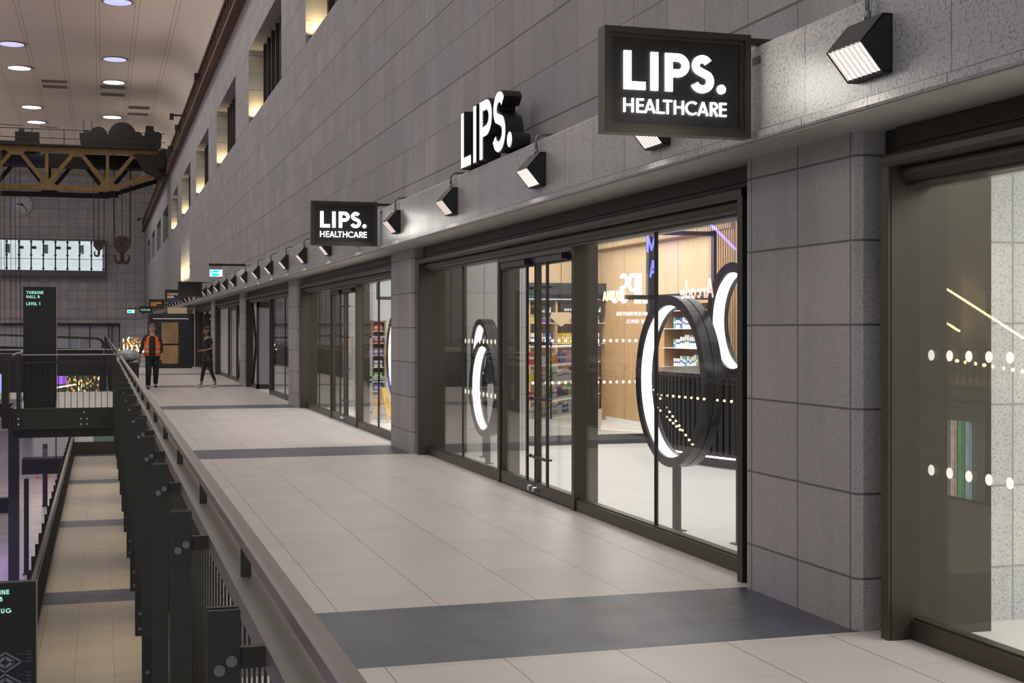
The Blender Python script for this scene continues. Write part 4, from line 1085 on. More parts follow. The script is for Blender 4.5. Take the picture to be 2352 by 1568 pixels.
# bulkhead with lit display between the levels behind the footbridge
t = thing('display_window', 'brightly lit decorated display seen through the footbridge railing', 'display', (0, 0, 0))
MB().box(-9, 62.0, -.42, .2, 62.4, .55).box(-9, 62, -1.4, -2.0, 62.4, -.42).box(-4.7, 62.0, -1.35, .2, 62.4, -1.2).box(-.1, 62, -1.4, .2, 62.4, -.42).build('bulkhead', M['navy'], t)
MB().box(-4.7, 63.4, -1.3, .2, 63.5, -.3).build('back_screen', emis('display_back', (.16, .14, .10), .8, .9, 3.5), t)
MB().box(-1.95, 62.45, -.80, -1.50, 62.5, -.43).build('purple_screen', M['e_purple'], t)
MB().bar((-2.3, 62.7, -1.02), (-1.1, 62.7, -.82), .03, .06).build('light_strip', M['e_white'], t)
cols = [emis('bauble_orange', (1, .42, .08), 1.6), emis('bauble_gold', (1, .7, .3), 1.5), emis('bauble_mint', (.3, .9, .6), .8), plain('bauble_brown', (.12, .06, .03))]
for ci, c_ in enumerate(cols):
    m = MB()
    for i in range((34, 26, 8, 40)[ci]):
        m.ball((random.uniform(-1.6, -.1), 62.6 + random.uniform(0, .5), random.uniform(-1.15, -.46)), random.uniform(.012, .045), random.uniform(.5, 1.3), 1, random.uniform(.8, 2.2), 6, 4)
    o = m.build('bauble_cluster', c_, t); o['kind'] = 'stuff'
t = thing('led_screen', 'blue and violet glowing screen at the left edge behind the footbridge', 'screen', (0, 0, 0))
MB().box(-6.2, 58.9, -1.30, -3.68, 59.0, -.15).build('screen_case', M['black'], t); MB().box(-6.1, 58.88, -1.24, -3.74, 58.9, -.22).build('screen_face', M['e_screen'], t)
# white fascia of the slab behind
tag(MB().box(-9, 62.45, -2.2, .2, 63.2, -1.45).build('slab_fascia', M['navy']), 'dark slab edge beneath the lit display', 'slab')
# far cross bridge / escalator with glass side
t = thing('far_escalator', 'distant dark escalator with rounded end and glass side crossing behind the totem', 'escalator', (0, 70, 0))
m = MB()
def ez(x): return 1.05 - .055 * (x + 9)
m.prism([(-9, .95), (-9, .62), (-.2, .31), (.05, .38), (.1, .55), (-.2, .63)], 'y', 0, 1.0); m.build('truss_cladding', M['bronze_d'], t)
m = MB().bar((-9, .1, 1.50), (-.25, .1, 1.17), .06, .10); m.tube([(-.25, .1, 1.17), (-.02, .1, 1.08), (.08, .1, .88), (.0, .1, .68)], .06, 8); m.build('handrail', M['bronze'], t)
MB().prism([(-9, 1.5), (-9, .9), (.0, .59), (.0, 1.1)], 'y', .12, .14).build('side_glass', M['glass_bal'], t)
MB().bar((-9, .1, 1.72), (-.1, .1, 1.38), .03, .03).bar((-9, .1, .55), (.0, .1, .22), .03, .04).build('guard_rail', M['rail2'], t)
for x in (-3.9, -2.9, -.4): MB().box(x, 0, -.4, x + .08, .06, .45).build('prop', M['brass'], t)
tag(MB().box(-10, 74, -1.2, -.0, 75, .1).build('far_parapet', M['bronze_d']), 'dark far parapet below the distant escalator', 'parapet')
#%%CRANE
# ------------------------------------------------------------------ crane rail girder on the right wall
t = thing('crane_rail_girder', 'long rusty brown crane rail girder running high along the right wall', 'girder', (0, 0, 0))
MB().box(3.52, -10, 10.66, 3.95, 129.5, 10.76).build('bottom_flange', M['rust'], t)
MB().box(3.74, -10, 10.76, 3.80, 129.5, 11.46).build('web', M['black'], t)
MB().box(3.52, -10, 11.44, 4.0, 129.5, 11.55).box(3.62, -10, 11.55, 3.70, 129.5, 11.66).build('top_flange', M['rust'], t)
m = MB()
yy = -9.5
while yy < 129: m.box(3.56, yy, 10.76, 3.74, yy + .06, 11.44); yy += .9
o = m.build('stiffeners', M['rust'], t); o['kind'] = 'stuff'
MB().box(3.8, -10, 10.6, 5.0, 129.5, 10.7).build('haunch', M['concrete'], t)
for i, (y, z) in enumerate(((62.0, 11.2), (66.0, 11.3), (52.0, 11.2), (73.0, 11.2), (118.0, 11.0))):
    c = thing('security_camera' if i in (0, 4) else 'small_floodlight', ['dark camera jutting from the crane rail girder, upper left', 'small dark fitting on the girder above the crane', 'small dark fitting on the girder near the top of the picture', 'small dark fitting on the girder just right of the crane', 'tiny camera on the far end of the girder'][i], 'camera' if i in (0, 4) else 'light', (3.5, y, z))
    q_ = -.45 if i in (0, 4) else -.02
    MB().box(q_, -.04, -.04, .235, .04, .04).build('arm', M['black'], c); MB().box(q_ - .16, -.16, -.2, q_ + .02, .14, .06).build('head', M['black'], c, bevel=.02)
# ------------------------------------------------------------------ gantry crane
YC = 81.0
t = thing('gantry_crane', 'old ochre and rust gantry crane spanning the hall at upper left', 'crane', (0, YC, 0))
def truss(dy, mats, nm):
    o = MB()
    o.box(-13, dy - .12, 11.72, 3.3, dy + .12, 12.02)
    o.box(-13, dy - .12, 9.55, .4, dy + .12, 9.85)
    o.bar((.35, dy, 9.70), (3.25, dy, 10.72), .24, .26)
    par = o.build(nm + '_chords', mats, t)
    for k in range(-3, 2):
        xb = .31 + 3.31 * (k - 1); 
        MB().box(xb - .09, dy - .1, 9.8, xb + .09, dy + .1, 11.75).build('vertical', mats, par)
        MB().bar((xb, dy, 9.85), (xb - 1.5, dy, 11.75), .2, .22).build('diagonal', mats, par)
        MB().bar((xb, dy, 9.85), (xb + 1.5, dy, 11.75), .2, .22).build('diagonal', mats, par)
        MB().prism([(xb - .7, 9.62), (xb + .7, 9.62), (xb + .25, 10.15), (xb - .25, 10.15)], 'y', dy - .13, dy + .13).build('gusset', mats, par)
        MB().prism([(xb + 1.0, 11.85), (xb + 2.3, 11.85), (xb + 1.95, 11.5), (xb + 1.35, 11.5)], 'y', dy - .13, dy + .13).build('gusset', mats, par)
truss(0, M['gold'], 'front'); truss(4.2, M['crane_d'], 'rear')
MB().prism([(1.7, 11.75), (3.5, 11.75), (3.5, 10.5), (3.0, 10.45), (2.4, 10.75)], 'y', -.3, .4).build('end_carriage', M['crane_d'], t)
MB().box(3.1, -1.2, 10.9, 3.5, 5.4, 11.7).box(3.1, -1.2, 11.68, 3.9, 5.4, 12.0).build('wheel_truck', M['crane_d'], t)
MB().box(-13, -.5, 12.02, 3.5, .5, 12.12).box(-13, 3.6, 12.02, 3.5, 4.8, 12.12).build('walkway_deck', M['crane_d'], t)
MB().box(-13, 2.1, 11.2, 3.3, 3.5, 11.9).build('inner_girder', M['crane_d'], t)
m = MB()
for z in (12.45, 12.95): m.bar((-13, -.5, z), (3.5, -.5, z), .04, .04)
for i in range(10): m.box(-12.4 + 1.72 * i, -.52, 12.1, -12.35 + 1.72 * i, -.48, 12.98)
m.build('guard_rail', M['black'], t)
c = thing('crane_hoist', 'dark hoist trolley with big winding drum riding on the crane', 'hoist', (1.07, YC + 1.2, 12.14))
MB().prism([(-2.2, 0), (2.15, 0), (2.25, .2), (2.25, .78), (-2.3, .78), (-2.3, .55)], 'y', -1.0, 1.6).build('chassis', M['rust_d'] if 'rust_d' in M else M['crane_d'], c)
MB().cyl((0.08, -.6, .78), 'y', .78, 1.6, 36).build('winding_drum', M['crane_d'], c, False)
m = MB()
for a in (50, 90, 130): m.cyl((.08 + .42 * math.cos(R(a)), -.62, .78 + .42 * math.sin(R(a))), 'y', .07, .03, 12)
m.build('drum_holes', M['black'], c)
MB().cyl((-1.25, -.5, .78), 'y', .48, 1.2, 24).build('gear_case', M['crane_d'], c)
MB().cyl((1.65, -.4, .95), 'y', .32, 1.0, 20).box(1.4, -.3, 1.2, 1.85, .3, 1.45).build('motor', M['crane_d'], c)
MB().cyl((.95, -.3, .85), 'y', .24, .5, 16).cyl((-1.9, -.3, .88), 'y', .2, .5, 16).cyl((2.05, -.3, .85), 'y', .28, .5, 16).build('pulley', M['black'], c)
m = MB().box(-2.1, 0, .78, -2.05, .05, 1.65).box(-1.65, 0, .78, -1.6, .05, 1.62); m.build('mast', M['black'], c)
c = thing('crane_machinery', 'boxy machinery with rails on the left part of the crane', 'machinery', (-4.4, YC + 1.0, 12.14))
MB().box(-3.4, -.3, 0, 1.0, .9, .25).build('bed', M['black'], c); MB().box(-2.6, -.2, .25, -1.2, .6, .85).build('motor_box', M['crane_d'], c); MB().box(-.35, -.2, .25, .95, .6, .8).build('motor_box', M['crane_d'], c)
MB().box(-.2, .7, .3, .1, .72, 1.1).bar((-1.9, -.5, 1.15), (.1, -.5, 1.1), .04).bar((1.0, -.5, 1.1), (2.0, -.5, 1.05), .04).build('guard_rail', M['black'], c)
tag(MB().cyl((-6.5, YC + 1.3, 11.45), 'x', .42, 3.2, 24).cyl((-3.4, YC + 1.3, 11.45), 'x', .46, .15, 24).build('air_tank', M['navy']), 'dark cylindrical tank slung inside the crane truss', 'tank')
def hook(x, z0, z1, s, label, ztop, double):
    t = thing('crane_hook', label, 'hook', (x, YC + 1.4, z0))
    r = .5 * s
    poly = [(-.25 * s, .52 * s), (.25 * s, .52 * s), (.48 * s, .25 * s), (.50 * s, -.05 * s), (.22 * s, -.46 * s), (-.22 * s, -.46 * s), (-.50 * s, -.05 * s), (-.48 * s, .25 * s)]
    MB().prism(poly, 'y', -.15 * s, .15 * s).build('pulley_block', M['hookm'], t)
    m = MB().cyl((0, -.17 * s, 0.05 * s), 'y', .1 * s, .34 * s, 14).cyl((-.14 * s, -.17 * s, .3 * s), 'y', .05 * s, .34 * s, 10).cyl((.18 * s, -.17 * s, .28 * s), 'y', .05 * s, .34 * s, 10)
    m.build('axle', M['black'], t)
    m = MB().tube([(0, 0, -.4 * s), (0, 0, -.95 * s)], .12 * s, 10)
    def cv(sg): return [(0, 0, -.95 * s), (sg * .15 * s, 0, -1.02 * s), (sg * .30 * s, 0, -1.0 * s), (sg * .40 * s, 0, -.86 * s), (sg * .41 * s, 0, -.70 * s), (sg * .34 * s, 0, -.58 * s)]
    m.tube(cv(-1), .12 * s, 10, r1=.05 * s)
    if double: m.tube(cv(1), .12 * s, 10, r1=.05 * s)
    m.build('hook', M['hookm'], t, True)
    m = MB()
    for dx in ((-.46, -.41, .43, .49, 0) if double else (-.46, .0, .46)): m.tube([(dx * s, 0, .1), (dx * s * 1.05, 0, ztop - z0)], .022, 5)
    m.build('ropes', M['rope'], t)
hook(1.13, 6.58, 0, 1.0, 'large double crane hook hanging in front of the end wall', 12.1, True)
hook(-.168, 6.55, 0, .62, 'small crane hook hanging left of the large one', 12.1, False)
for i, x in enumerate((-5.75, -5.35, -5.0, -4.75, -4.5)):
    o = MB().tube([(x, YC + .6, 11.9), (x + .1, YC + .6, -3)], .014, 5).build('hanging_rope', M['rope'])
    tag(o, '%s of the thin ropes hanging from the crane at the left, from the left' % ORD[i], 'rope', 'ropes hanging from the crane')
tag(MB().tube([(-5.42, YC - .3, 12.0), (-5.42, YC - .3, 1.0)], .014, 5).build('hanging_cable', plain('dull_yellow', (.30, .22, .05), .6)), 'thin yellow cable hanging from the crane', 'cable')
# ------------------------------------------------------------------ clock, control room
t = thing('wall_clock', 'large round white clock on the end wall, hands at about twenty past nine', 'clock', (-6.93, YEND - .02, 12.95))
MB().cyl((0, -.1, 0), 'y', .90, .1, 48).build('rim', M['grey_frame'], t); MB().cyl((0, -.13, 0), 'y', .80, .04, 48).build('dial', plain('clock_dial', (.62, .63, .70), .5), t)
m = MB()
for k in range(12):
    a = 2 * PI * k / 12; m.bar((.62 * math.sin(a), -.14, .62 * math.cos(a)), (.74 * math.sin(a), -.14, .74 * math.cos(a)), .05, .01, upv=(0, 1, 0))
m.build('hour_marks', M['black'], t)
m = MB(); a = R(280); m.bar((-.1 * math.sin(a), -.16, -.1 * math.cos(a)), (.5 * math.sin(a), -.16, .5 * math.cos(a)), .09, .02, upv=(0, 1, 0)); m.cyl((0, -.18, 0), 'y', .1, .04, 16); m.build('hour_hand', M['black'], t)
m = MB(); a = R(140); m.bar((-.15 * math.sin(a), -.19, -.15 * math.cos(a)), (.70 * math.sin(a), -.19, .70 * math.cos(a)), .06, .02, upv=(0, 1, 0)); m.build('minute_hand', M['black'], t)
t = thing('control_room_window', 'long brightly lit control room window box on the end wall', 'window box', (0, YEND - 1.0, 0))
MB().box(-14, 0, 6.45, .3, 1.0, 7.0).box(-14, .0, 9.72, .3, 1.0, 9.85).box(.2, .02, 6.45, .32, 1.0, 9.85).build('casing', plain('grey_casing', (.12, .13, .15), .5), t)
MB().box(-14, .9, 7.0, .2, .95, 9.75).build('lit_back_wall', M['e_win'], t)
for i in range(14):
    x = .12 - 1.04 * i
    f = MB().box(x - .055, 0, 7.0, x + .055, .12, 9.75).box(x - .11, -.03, 8.3, x + .11, .02, 8.42).box(x - .11, -.03, 9.5, x + .11, .02, 9.62).box(x - .11, -.03, 7.1, x + .11, .02, 7.22).build('mullion', M['navy'], t)
    MB().box(x - .98, .05, 7.0, x - .06, .07, 9.72).build('pane', M['glass'], t)
MB().box(-14, 0, 8.0, .2, .06, 8.05).build('transom', M['grey_frame'], t)
for i, x in enumerate((-1.75, -4.85, -8.1)): 
    o = MB().box(x - .25, .6, 8.55, x + .15, .7, 9.35).build('green_cabinet', plain('cabinet_green_%d' % i, (.10, .28, .12), .5), t); MB().box(x - .2, .58, 8.6, x + .1, .6, 9.3).build('cabinet_window', M['grey_frame'], o)
for x in (-2.9, -3.8, -5.9, -7.0): MB().box(x - .2, .6, 8.95, x + .2, .66, 9.2).build('wall_box', plain('brown_box' + str(x), (.14, .10, .14), .5), t)
# ------------------------------------------------------------------ ceiling lights and vents
cl = None
k = 0
for x, nm in ((-4.25, 'left'), (.65, 'right')):
    for y in (60.2, 66.6, 70.6, 73.0, 76.9, 79.8, 90.2, 92.9, 96.6, 53.5):
        if x < 0 and y in (73.0, 79.8, 92.9, 60.2, 53.5, 66.6): continue
        if x > 0 and y in (70.6, 76.9, 90.2, 96.6, 66.6, 53.5): continue
        if x > 0 and y == 73.0: pass
        t = thing('ceiling_light', 'round glowing ceiling light, %s column, %s from the top of the picture' % (nm, ORD[k]), 'ceiling light', (x, y, 15.7), 0, 'round ceiling lights')
        MB().cyl((0, 0, -.04), 'z', .68, .04, 40).build('trim_ring', M['rust'] if 0 else plain('light_trim_%d_%d' % (x, y), (.22, .18, .17), .5), t)
        lit = M['e_ceil2'] if y in (70.6, 73.0, 60.2) else M['e_ceil']
        MB().cyl((0, 0, -.05), 'z', .58, .012, 40).build('diffuser', lit, t)
        k += 1
    k = 0
M['vent'] = plain('vent_grey', (.17, .155, .145), .6)
for i, (x0, x1, y0, y1) in enumerate(((-3.27, -1.98, 80.2, 80.9), (-3.27, -1.98, 81.9, 82.7), (-.07, 1.28, 80.9, 82.0), (-.07, 1.28, 83.6, 84.5), (1.62, 2.9, 88.0, 89.0), (1.62, 2.9, 90.8, 91.6))):
    t = thing('ceiling_vent', ['nearer of the two grilles left of centre in the ceiling', 'farther of the two grilles left of centre in the ceiling', 'ceiling grille touching the round light', 'ceiling grille just beyond the one touching the round light', 'ceiling grille nearest the curved edge of the vault', 'shaded ceiling grille above the hoist, by the curved edge'][i], 'vent', (0, 0, 15.7))
    MB().box(x0, y0, -.03, x1, y1, 0).build('backing', M['vent'], t)
    m = MB()
    for j in range(5): yy = y0 + (y1 - y0) * (j + .5) / 5; m.box(x0, yy - .02, -.05, x1, yy + .02, -.03)
    m.build('slats', M['vent'], t)
# window uplights and ledge uplighter
for k in range(2, 8):
    b = wins[k][1]
    area((XP + .22, b - .15, WB + .14), .34, .08, 9, (1, .76, .36), (R(174), 0, 0), 120)
    spot((XP + .10, b - .30, WB + .16), (XP + .02, b - .05, WT + 1.5), 6, (1, .80, .42), 50, 1, .05)
t = thing('ledge_uplighter', 'bright warm uplighter box on the ledge washing the far wall with light', 'light', (3.45, 62.5, 3.2))
MB().box(0, 0, 0, .28, .9, .10).build('housing', M['white'], t); MB().box(.03, .05, .10, .25, .85, .13).build('lens', M['e_warm'], t)
o_ = MB().box(-.01, 0, .1, .0, .9, .62).build('side_plate', M['glass_bal'], t)
area((3.45, 66.5, 3.45), .2, 7.0, 90, (1, .80, .46), (0, R(-159), 0), 28)
#%%PEOPLE
# ------------------------------------------------------------------ people
def skin(name, joints, edges, mat, parent, root=0, sub=2):
    me = bpy.data.meshes.new(name); me.from_pydata([j[:3] for j in joints], edges, []); me.update()
    o = bpy.data.objects.new(name, me); COL.objects.link(o); o.parent = parent
    me.materials.append(mat)
    md = o.modifiers.new('skin', 'SKIN'); md.use_smooth_shade = True
    for i, j in enumerate(joints):
        r = j[3]; rr = r if isinstance(r, tuple) else (r, r)
        me.skin_vertices[0].data[i].radius = rr
        me.skin_vertices[0].data[i].use_root = (i == root)
    sb = o.modifiers.new('subd', 'SUBSURF'); sb.levels = sub; sb.render_levels = sub
    return o
def hand(J, E, wrist, d, sgn, s=1.0):
    # palm and five bent fingers chained from the wrist joint; d = pointing direction
    d = Vector(d).normalized(); w_ = Vector(J[wrist][:3]); side = d.cross(Vector((0, 1, 0))).normalized() * sgn
    if side.length < .5: side = Vector((1, 0, 0)) * sgn
    curl = Vector((0, -1, 0))
    pm = w_ + d * .05 * s; J.append((*pm, (.034 * s, .018 * s))); E.append((wrist, len(J) - 1)); pi = len(J) - 1
    for i, (off, ln) in enumerate(((-.026, .055), (-.009, .068), (.009, .065), (.026, .052))):
        b = pm + d * .04 * s + side * off * s; J.append((*b, .010 * s)); E.append((pi, len(J) - 1))
        m_ = b + (d + curl * .3).normalized() * ln * .5 * s; J.append((*m_, .009 * s)); E.append((len(J) - 2, len(J) - 1))
        e = m_ + (d + curl * .9).normalized() * ln * .45 * s; J.append((*e, .007 * s)); E.append((len(J) - 2, len(J) - 1))
    b = pm - side * .035 * s + d * .0 * s; J.append((*b, .011 * s)); E.append((pi, len(J) - 1))
    e = b + (d - side * .5).normalized() * .04 * s; J.append((*e, .009 * s)); E.append((len(J) - 2, len(J) - 1))
def head_parts(t, c, fd, mhair, mskin, long_hair=False):
    # c: head centre; fd: facing angle; face features
    def P(x, y, z):  # x right, y forward
        ca, sa = math.cos(fd), math.sin(fd); return (c[0] + x * ca - y * sa, c[1] + x * sa + y * ca, c[2] + z)
    m = MB()
    for s in (-1, 1): m.ball(P(.032 * s, .088, .01), .011, seg=8, rg=6)
    m.build('eyes', M['black'], t, True)
    m = MB().tube([P(0, .092, .02), P(0, .112, -.022)], .008, 8, r1=.015); m.build('nose', mskin, t, True)
    m = MB().tube([P(-.024, .091, -.052), P(0, .098, -.054), P(.024, .091, -.052)], .006, 6); m.build('mouth', plain('lips_' + t.name, (.30, .10, .09), .5), t, True)
    m = MB()
    for s in (-1, 1): m.ball(P(.078 * s, -.005, -.005), .022, .45, 1, 1.3, 8, 6)
    m.build('ears', mskin, t, True)
    # hair cap
    m = MB(); rings = []
    for i in range(7):
        ph = PI / 2 * i / 6; zz = .106 * math.sin(ph); r = math.cos(ph) if i < 6 else .02
        rings.append([P(.082 * r * math.cos(a), -.012 + (.102 * r * math.sin(a)) * (1 if math.sin(a) < 0 else .88), .03 + zz) for a in [2 * PI * k / 20 for k in range(20)]])
    m.loft(rings)
    rings = []
    lo = -.20 if long_hair else -.06
    for i in range(6):
        zz = .03 + (lo - .03) * i / 5; k2 = 1 - .10 * (i / 5) + (.0)
        pts = []
        for k in range(13):
            a = PI + PI * k / 12; pts.append(P(.084 * k2 * math.cos(a), .015 + .122 * k2 * math.sin(a), zz))
        for k in range(12, -1, -1):
            a = PI + PI * k / 12; pts.append(P(.052 * k2 * math.cos(a), .015 + .05 * k2 * math.sin(a), zz))
        rings.append(pts)
    m.loft(rings); m.build('hair', mhair, t, True)
def oval(cx, cy, z, rx, ry, n=20, tw=0.0): return [(cx + rx * math.cos(2 * PI * k / n), cy + ry * math.sin(2 * PI * k / n), z) for k in range(n)]
def man(x, y, s):
    t = thing('person', 'person in an orange high-visibility vest walking towards the camera and pulling a cart', 'person', (x, y, 0)); t.scale = (s, s, s)
    J = [(0, 0, .95, (.14, .10)), (0, 0, 1.12, (.13, .095)), (0, 0, 1.30, (.16, .105)), (0, 0, 1.43, (.12, .08)), (0, 0, 1.52, .055), (0, -.01, 1.59, (.073, .086)), (0, -.01, 1.66, (.086, .10)), (0, -.005, 1.73, (.07, .085))]
    E = [(0, 1), (1, 2), (2, 3), (3, 4), (4, 5), (5, 6), (6, 7)]
    def leg(sx, knee, ank, toe):
        i = len(J); J.extend([(sx * .09, 0, .90, .085), (*knee, .058), (*ank, .038), (*toe, .03)]); E.extend([(0, i), (i, i + 1), (i + 1, i + 2), (i + 2, i + 3)])
    leg(-1, (-.10, -.12, .50), (-.11, -.10, .09), (-.11, -.26, .04))
    leg(1, (.10, .02, .50), (.10, .26, .14), (.10, .15, .04))
    i = len(J); J.extend([(-.19, 0, 1.41, .058), (-.27, .03, 1.16, .043), (-.33, -.04, .92, .028)]); E.extend([(3, i), (i, i + 1), (i + 1, i + 2)]); hl = i + 2
    i = len(J); J.extend([(.19, 0, 1.41, .058), (.25, .06, 1.16, .043), (.24, -.03, .93, .028)]); E.extend([(3, i), (i, i + 1), (i + 1, i + 2)]); hr_ = i + 2
    hand(J, E, hl, (-.3, -.2, -1), 1); hand(J, E, hr_, (0, -.2, -1), -1)
    skin('body', J, E, M['skin'], t)
    head_parts(t, (0, -.01, 1.665), PI, M['hair_g'], M['skin'])
    # trousers
    TJ = [(0, 0, 1.06, (.16, .125)), (-.09, 0, .88, .10), (-.10, -.12, .50, .075), (-.11, -.10, .12, .06), (.09, 0, .88, .10), (.10, .02, .50, .075), (.10, .25, .17, .06)]
    m = MB().loft([oval(0, 0, z, a, b) for z, a, b in ((1.06, .135, .10), (1.0, .155, .12), (.92, .17, .13), (.85, .168, .125), (.80, .15, .11))])
    m.tube([(-.09, 0, .88), (-.10, -.12, .50), (-.11, -.10, .10)], .098, 16, r1=.062).tube([(.09, 0, .88), (.10, .02, .50), (.10, .25, .16)], .098, 16, r1=.062)
    m.build('trousers', M['cloth_d'], t, True)
    SJ = [(0, 0, .84, (.19, .14)), (0, 0, 1.2, (.185, .135)), (0, 0, 1.38, (.195, .13)), (-.19, 0, 1.41, .07), (-.27, .03, 1.16, .056), (-.325, -.03, .95, .043), (.19, 0, 1.41, .07), (.25, .06, 1.16, .056), (.242, -.02, .96, .043), (0, 0, 1.54, (.095, .09))]
    skin('shirt', SJ, [(2, 9), (0, 1), (1, 2), (2, 3), (3, 4), (4, 5), (2, 6), (6, 7), (7, 8)], M['cloth_b'], t)
    for sx, nm in ((-1, 'vest_panel'), (1, 'vest_panel')):
        m = MB(); rings = []
        for z, rx, ry in ((.90, .215, .165), (1.05, .215, .165), (1.25, .22, .165), (1.40, .20, .15), (1.465, .12, .11)):
            pts = []
            for k in range(11):
                a = (-PI / 2 + .42 + (PI - .42) * k / 10); pts.append((sx * rx * math.cos(a), ry * math.sin(a), z))
            for k in range(10, -1, -1):
                a = (-PI / 2 + .42 + (PI - .42) * k / 10); pts.append((sx * (rx - .012) * math.cos(a), (ry - .012) * math.sin(a), z))
            rings.append(pts)
        m.loft(rings); o = m.build(nm, M['hivis'], t, True)
        for z in (1.0, 1.14):
            m = MB(); pts = []
            rings = []
            for zz in (z, z + .045):
                pts = [(sx * 0.222 * math.cos(-PI / 2 + .42 + (PI - .42) * k / 10), 0.172 * math.sin(-PI / 2 + .42 + (PI - .42) * k / 10), zz) for k in range(11)] + [(sx * .216 * math.cos(-PI / 2 + .42 + (PI - .42) * k / 10), .166 * math.sin(-PI / 2 + .42 + (PI - .42) * k / 10), zz) for k in range(10, -1, -1)]
                rings.append(pts)
            m.loft(rings); m.build('reflective_band', M['reflect'], o)
    m = MB().ball((-.11, -.18, .038), .06, .75, 2.1, .6).ball((.10, .20, .06), .06, .75, 2.1, .6); m.build('shoes', M['black'], t, True)
man(1.30, 37.6, .985)
t = thing('cart', 'dark wheeled cart pulled by the person in orange', 'cart', (.72, 37.3, 0))
MB().box(-.28, -.3, .15, .22, .35, .72).build('bin', M['cloth_b'], t, bevel=.02)
MB().tube([(-.25, .32, .7), (-.25, .34, .95), (.25, .34, .95), (.25, .32, .7)], .015, 8).build('push_handle', M['rail2'], t)
for (a, b) in ((-.22, -.25), (.16, -.25), (-.22, .28), (.16, .28)): MB().cyl((a - .02, b, .07), 'x', .07, .04, 14).build('wheel', M['black'], t)
m = MB().ball((-.03, 0, .84), .24, 1.1, 1.2, .62, 40, 26); o = m.build('laundry_bag', M['grey_frame'], None, True); o.location = (.72, 37.3, .07)
tag(o, 'crumpled white bag lying on top of the cart', 'bag')
dm = o.modifiers.new('noise', 'DISPLACE'); tx = bpy.data.textures.new('crumple', 'CLOUDS'); tx.noise_scale = .09; dm.texture = tx; dm.strength = .13
def woman(x, y, s, rz):
    t = thing('person', 'person with long dark hair in dark T-shirt and white trainers, seen from the side', 'person', (x, y, 0), rz); t.scale = (s, s, s)
    J = [(0, 0, .95, (.13, .105)), (0, 0, 1.10, (.105, .085)), (0, -.01, 1.27, (.14, .10)), (0, 0, 1.38, (.10, .07)), (0, 0, 1.46, .045), (0, -.02, 1.52, (.066, .080)), (0, -.02, 1.59, (.080, .096)), (0, -.015, 1.66, (.065, .08))]
    E = [(0, 1), (1, 2), (2, 3), (3, 4), (4, 5), (5, 6), (6, 7)]
    def leg(sx, knee, ank, toe):
        i = len(J); J.extend([(sx * .085, 0, .88, .085), (*knee, .052), (*ank, .034), (*toe, .027)]); E.extend([(0, i), (i, i + 1), (i + 1, i + 2), (i + 2, i + 3)])
    leg(-1, (-.085, -.10, .48), (-.09, -.16, .09), (-.09, -.30, .035)); leg(1, (.085, .06, .48), (.085, .20, .09), (.085, .06, .035))
    i = len(J); J.extend([(-.165, 0, 1.36, .045), (-.20, .06, 1.12, .035), (-.14, -.14, 1.03, .025)]); E.extend([(3, i), (i, i + 1), (i + 1, i + 2)]); h1 = i + 2
    i = len(J); J.extend([(.165, 0, 1.36, .045), (.21, .07, 1.12, .035), (.15, -.13, 1.04, .025)]); E.extend([(3, i), (i, i + 1), (i + 1, i + 2)]); h2 = i + 2
    hand(J, E, h1, (.4, -1, .1), 1, .9); hand(J, E, h2, (-.4, -1, .1), -1, .9)
    skin('body', J, E, M['skin2'], t)
    head_parts(t, (0, -.02, 1.595), PI, M['hair'], M['skin'], True)
    skin('tee_shirt', [(0, 0, .86, (.17, .15)), (0, 0, 1.12, (.15, .125)), (0, -.01, 1.27, (.175, .135)), (0, 0, 1.37, (.14, .10)), (-.165, 0, 1.36, .06), (-.19, .04, 1.2, .055), (.165, 0, 1.36, .06), (.195, .045, 1.2, .055)],
         [(0, 1), (1, 2), (2, 3), (3, 4), (4, 5), (3, 6), (6, 7)], M['cloth_d'], t)
    m = MB().loft([oval(0, 0, z, a, b) for z, a, b in ((1.03, .125, .10), (.98, .15, .12), (.90, .168, .135), (.83, .165, .13), (.79, .15, .115))])
    m.tube([(-.085, -.01, .86), (-.088, -.04, .72), (-.088, -.06, .62)], .10, 16, r1=.085).tube([(.085, .0, .86), (.088, .02, .72), (.088, .035, .62)], .10, 16, r1=.085)
    m.build('shorts', M['black'], t, True)
    skin('leggings', [(-.085, -.05, .70, .078), (-.085, -.10, .48, .06), (-.09, -.155, .16, .043)], [(0, 1), (1, 2)], M['cloth_d'], t)
    skin('leggings', [(.085, .03, .70, .078), (.085, .06, .48, .06), (.085, .19, .16, .043)], [(0, 1), (1, 2)], M['cloth_d'], t)
    m = MB().ball((-.09, -.22, .035), .055, .75, 2.1, .62).ball((.085, .14, .035), .055, .75, 2.1, .62); m.build('trainers', M['shoe_w'], t, True)
woman(2.80, 38.0, .985, R(-75))
# ------------------------------------------------------------------ kiosk, tree, squiggle neon at the far end of the walkway
t = thing('kiosk', 'dark portal kiosk with a lit doorway far along the walkway', 'kiosk', (0, 60, 0))
MB().box(1.95, 0, 0, 2.47, 2.4, 2.05).box(3.28, 0, 0, 3.80, 2.4, 2.05).box(2.47, 0, 1.93, 3.28, 2.4, 2.05).box(1.95, -.02, 2.05, 3.80, 2.4, 2.30).build('shell', M['navy'], t)
MB().box(2.1, -.05, 2.06, 3.6, -.02, 2.09).build('light_strip', emis('strip_white', (1, .85, .75), .5), t)
MB().box(2.47, .3, 0, 3.28, .35, .12).box(2.47, .3, .92, 3.28, .34, 1.0).build('door_rail', M['black'], t)
MB().box(2.47, 2.2, 0, 3.28, 2.25, 1.93).build('lit_back', emis('kiosk_glow', (.50, .28, .14), .55, .75, 1.6), t)
MB().box(2.47, .31, .12, 3.28, .325, 1.93).build('door_glass', M['glass'], t)
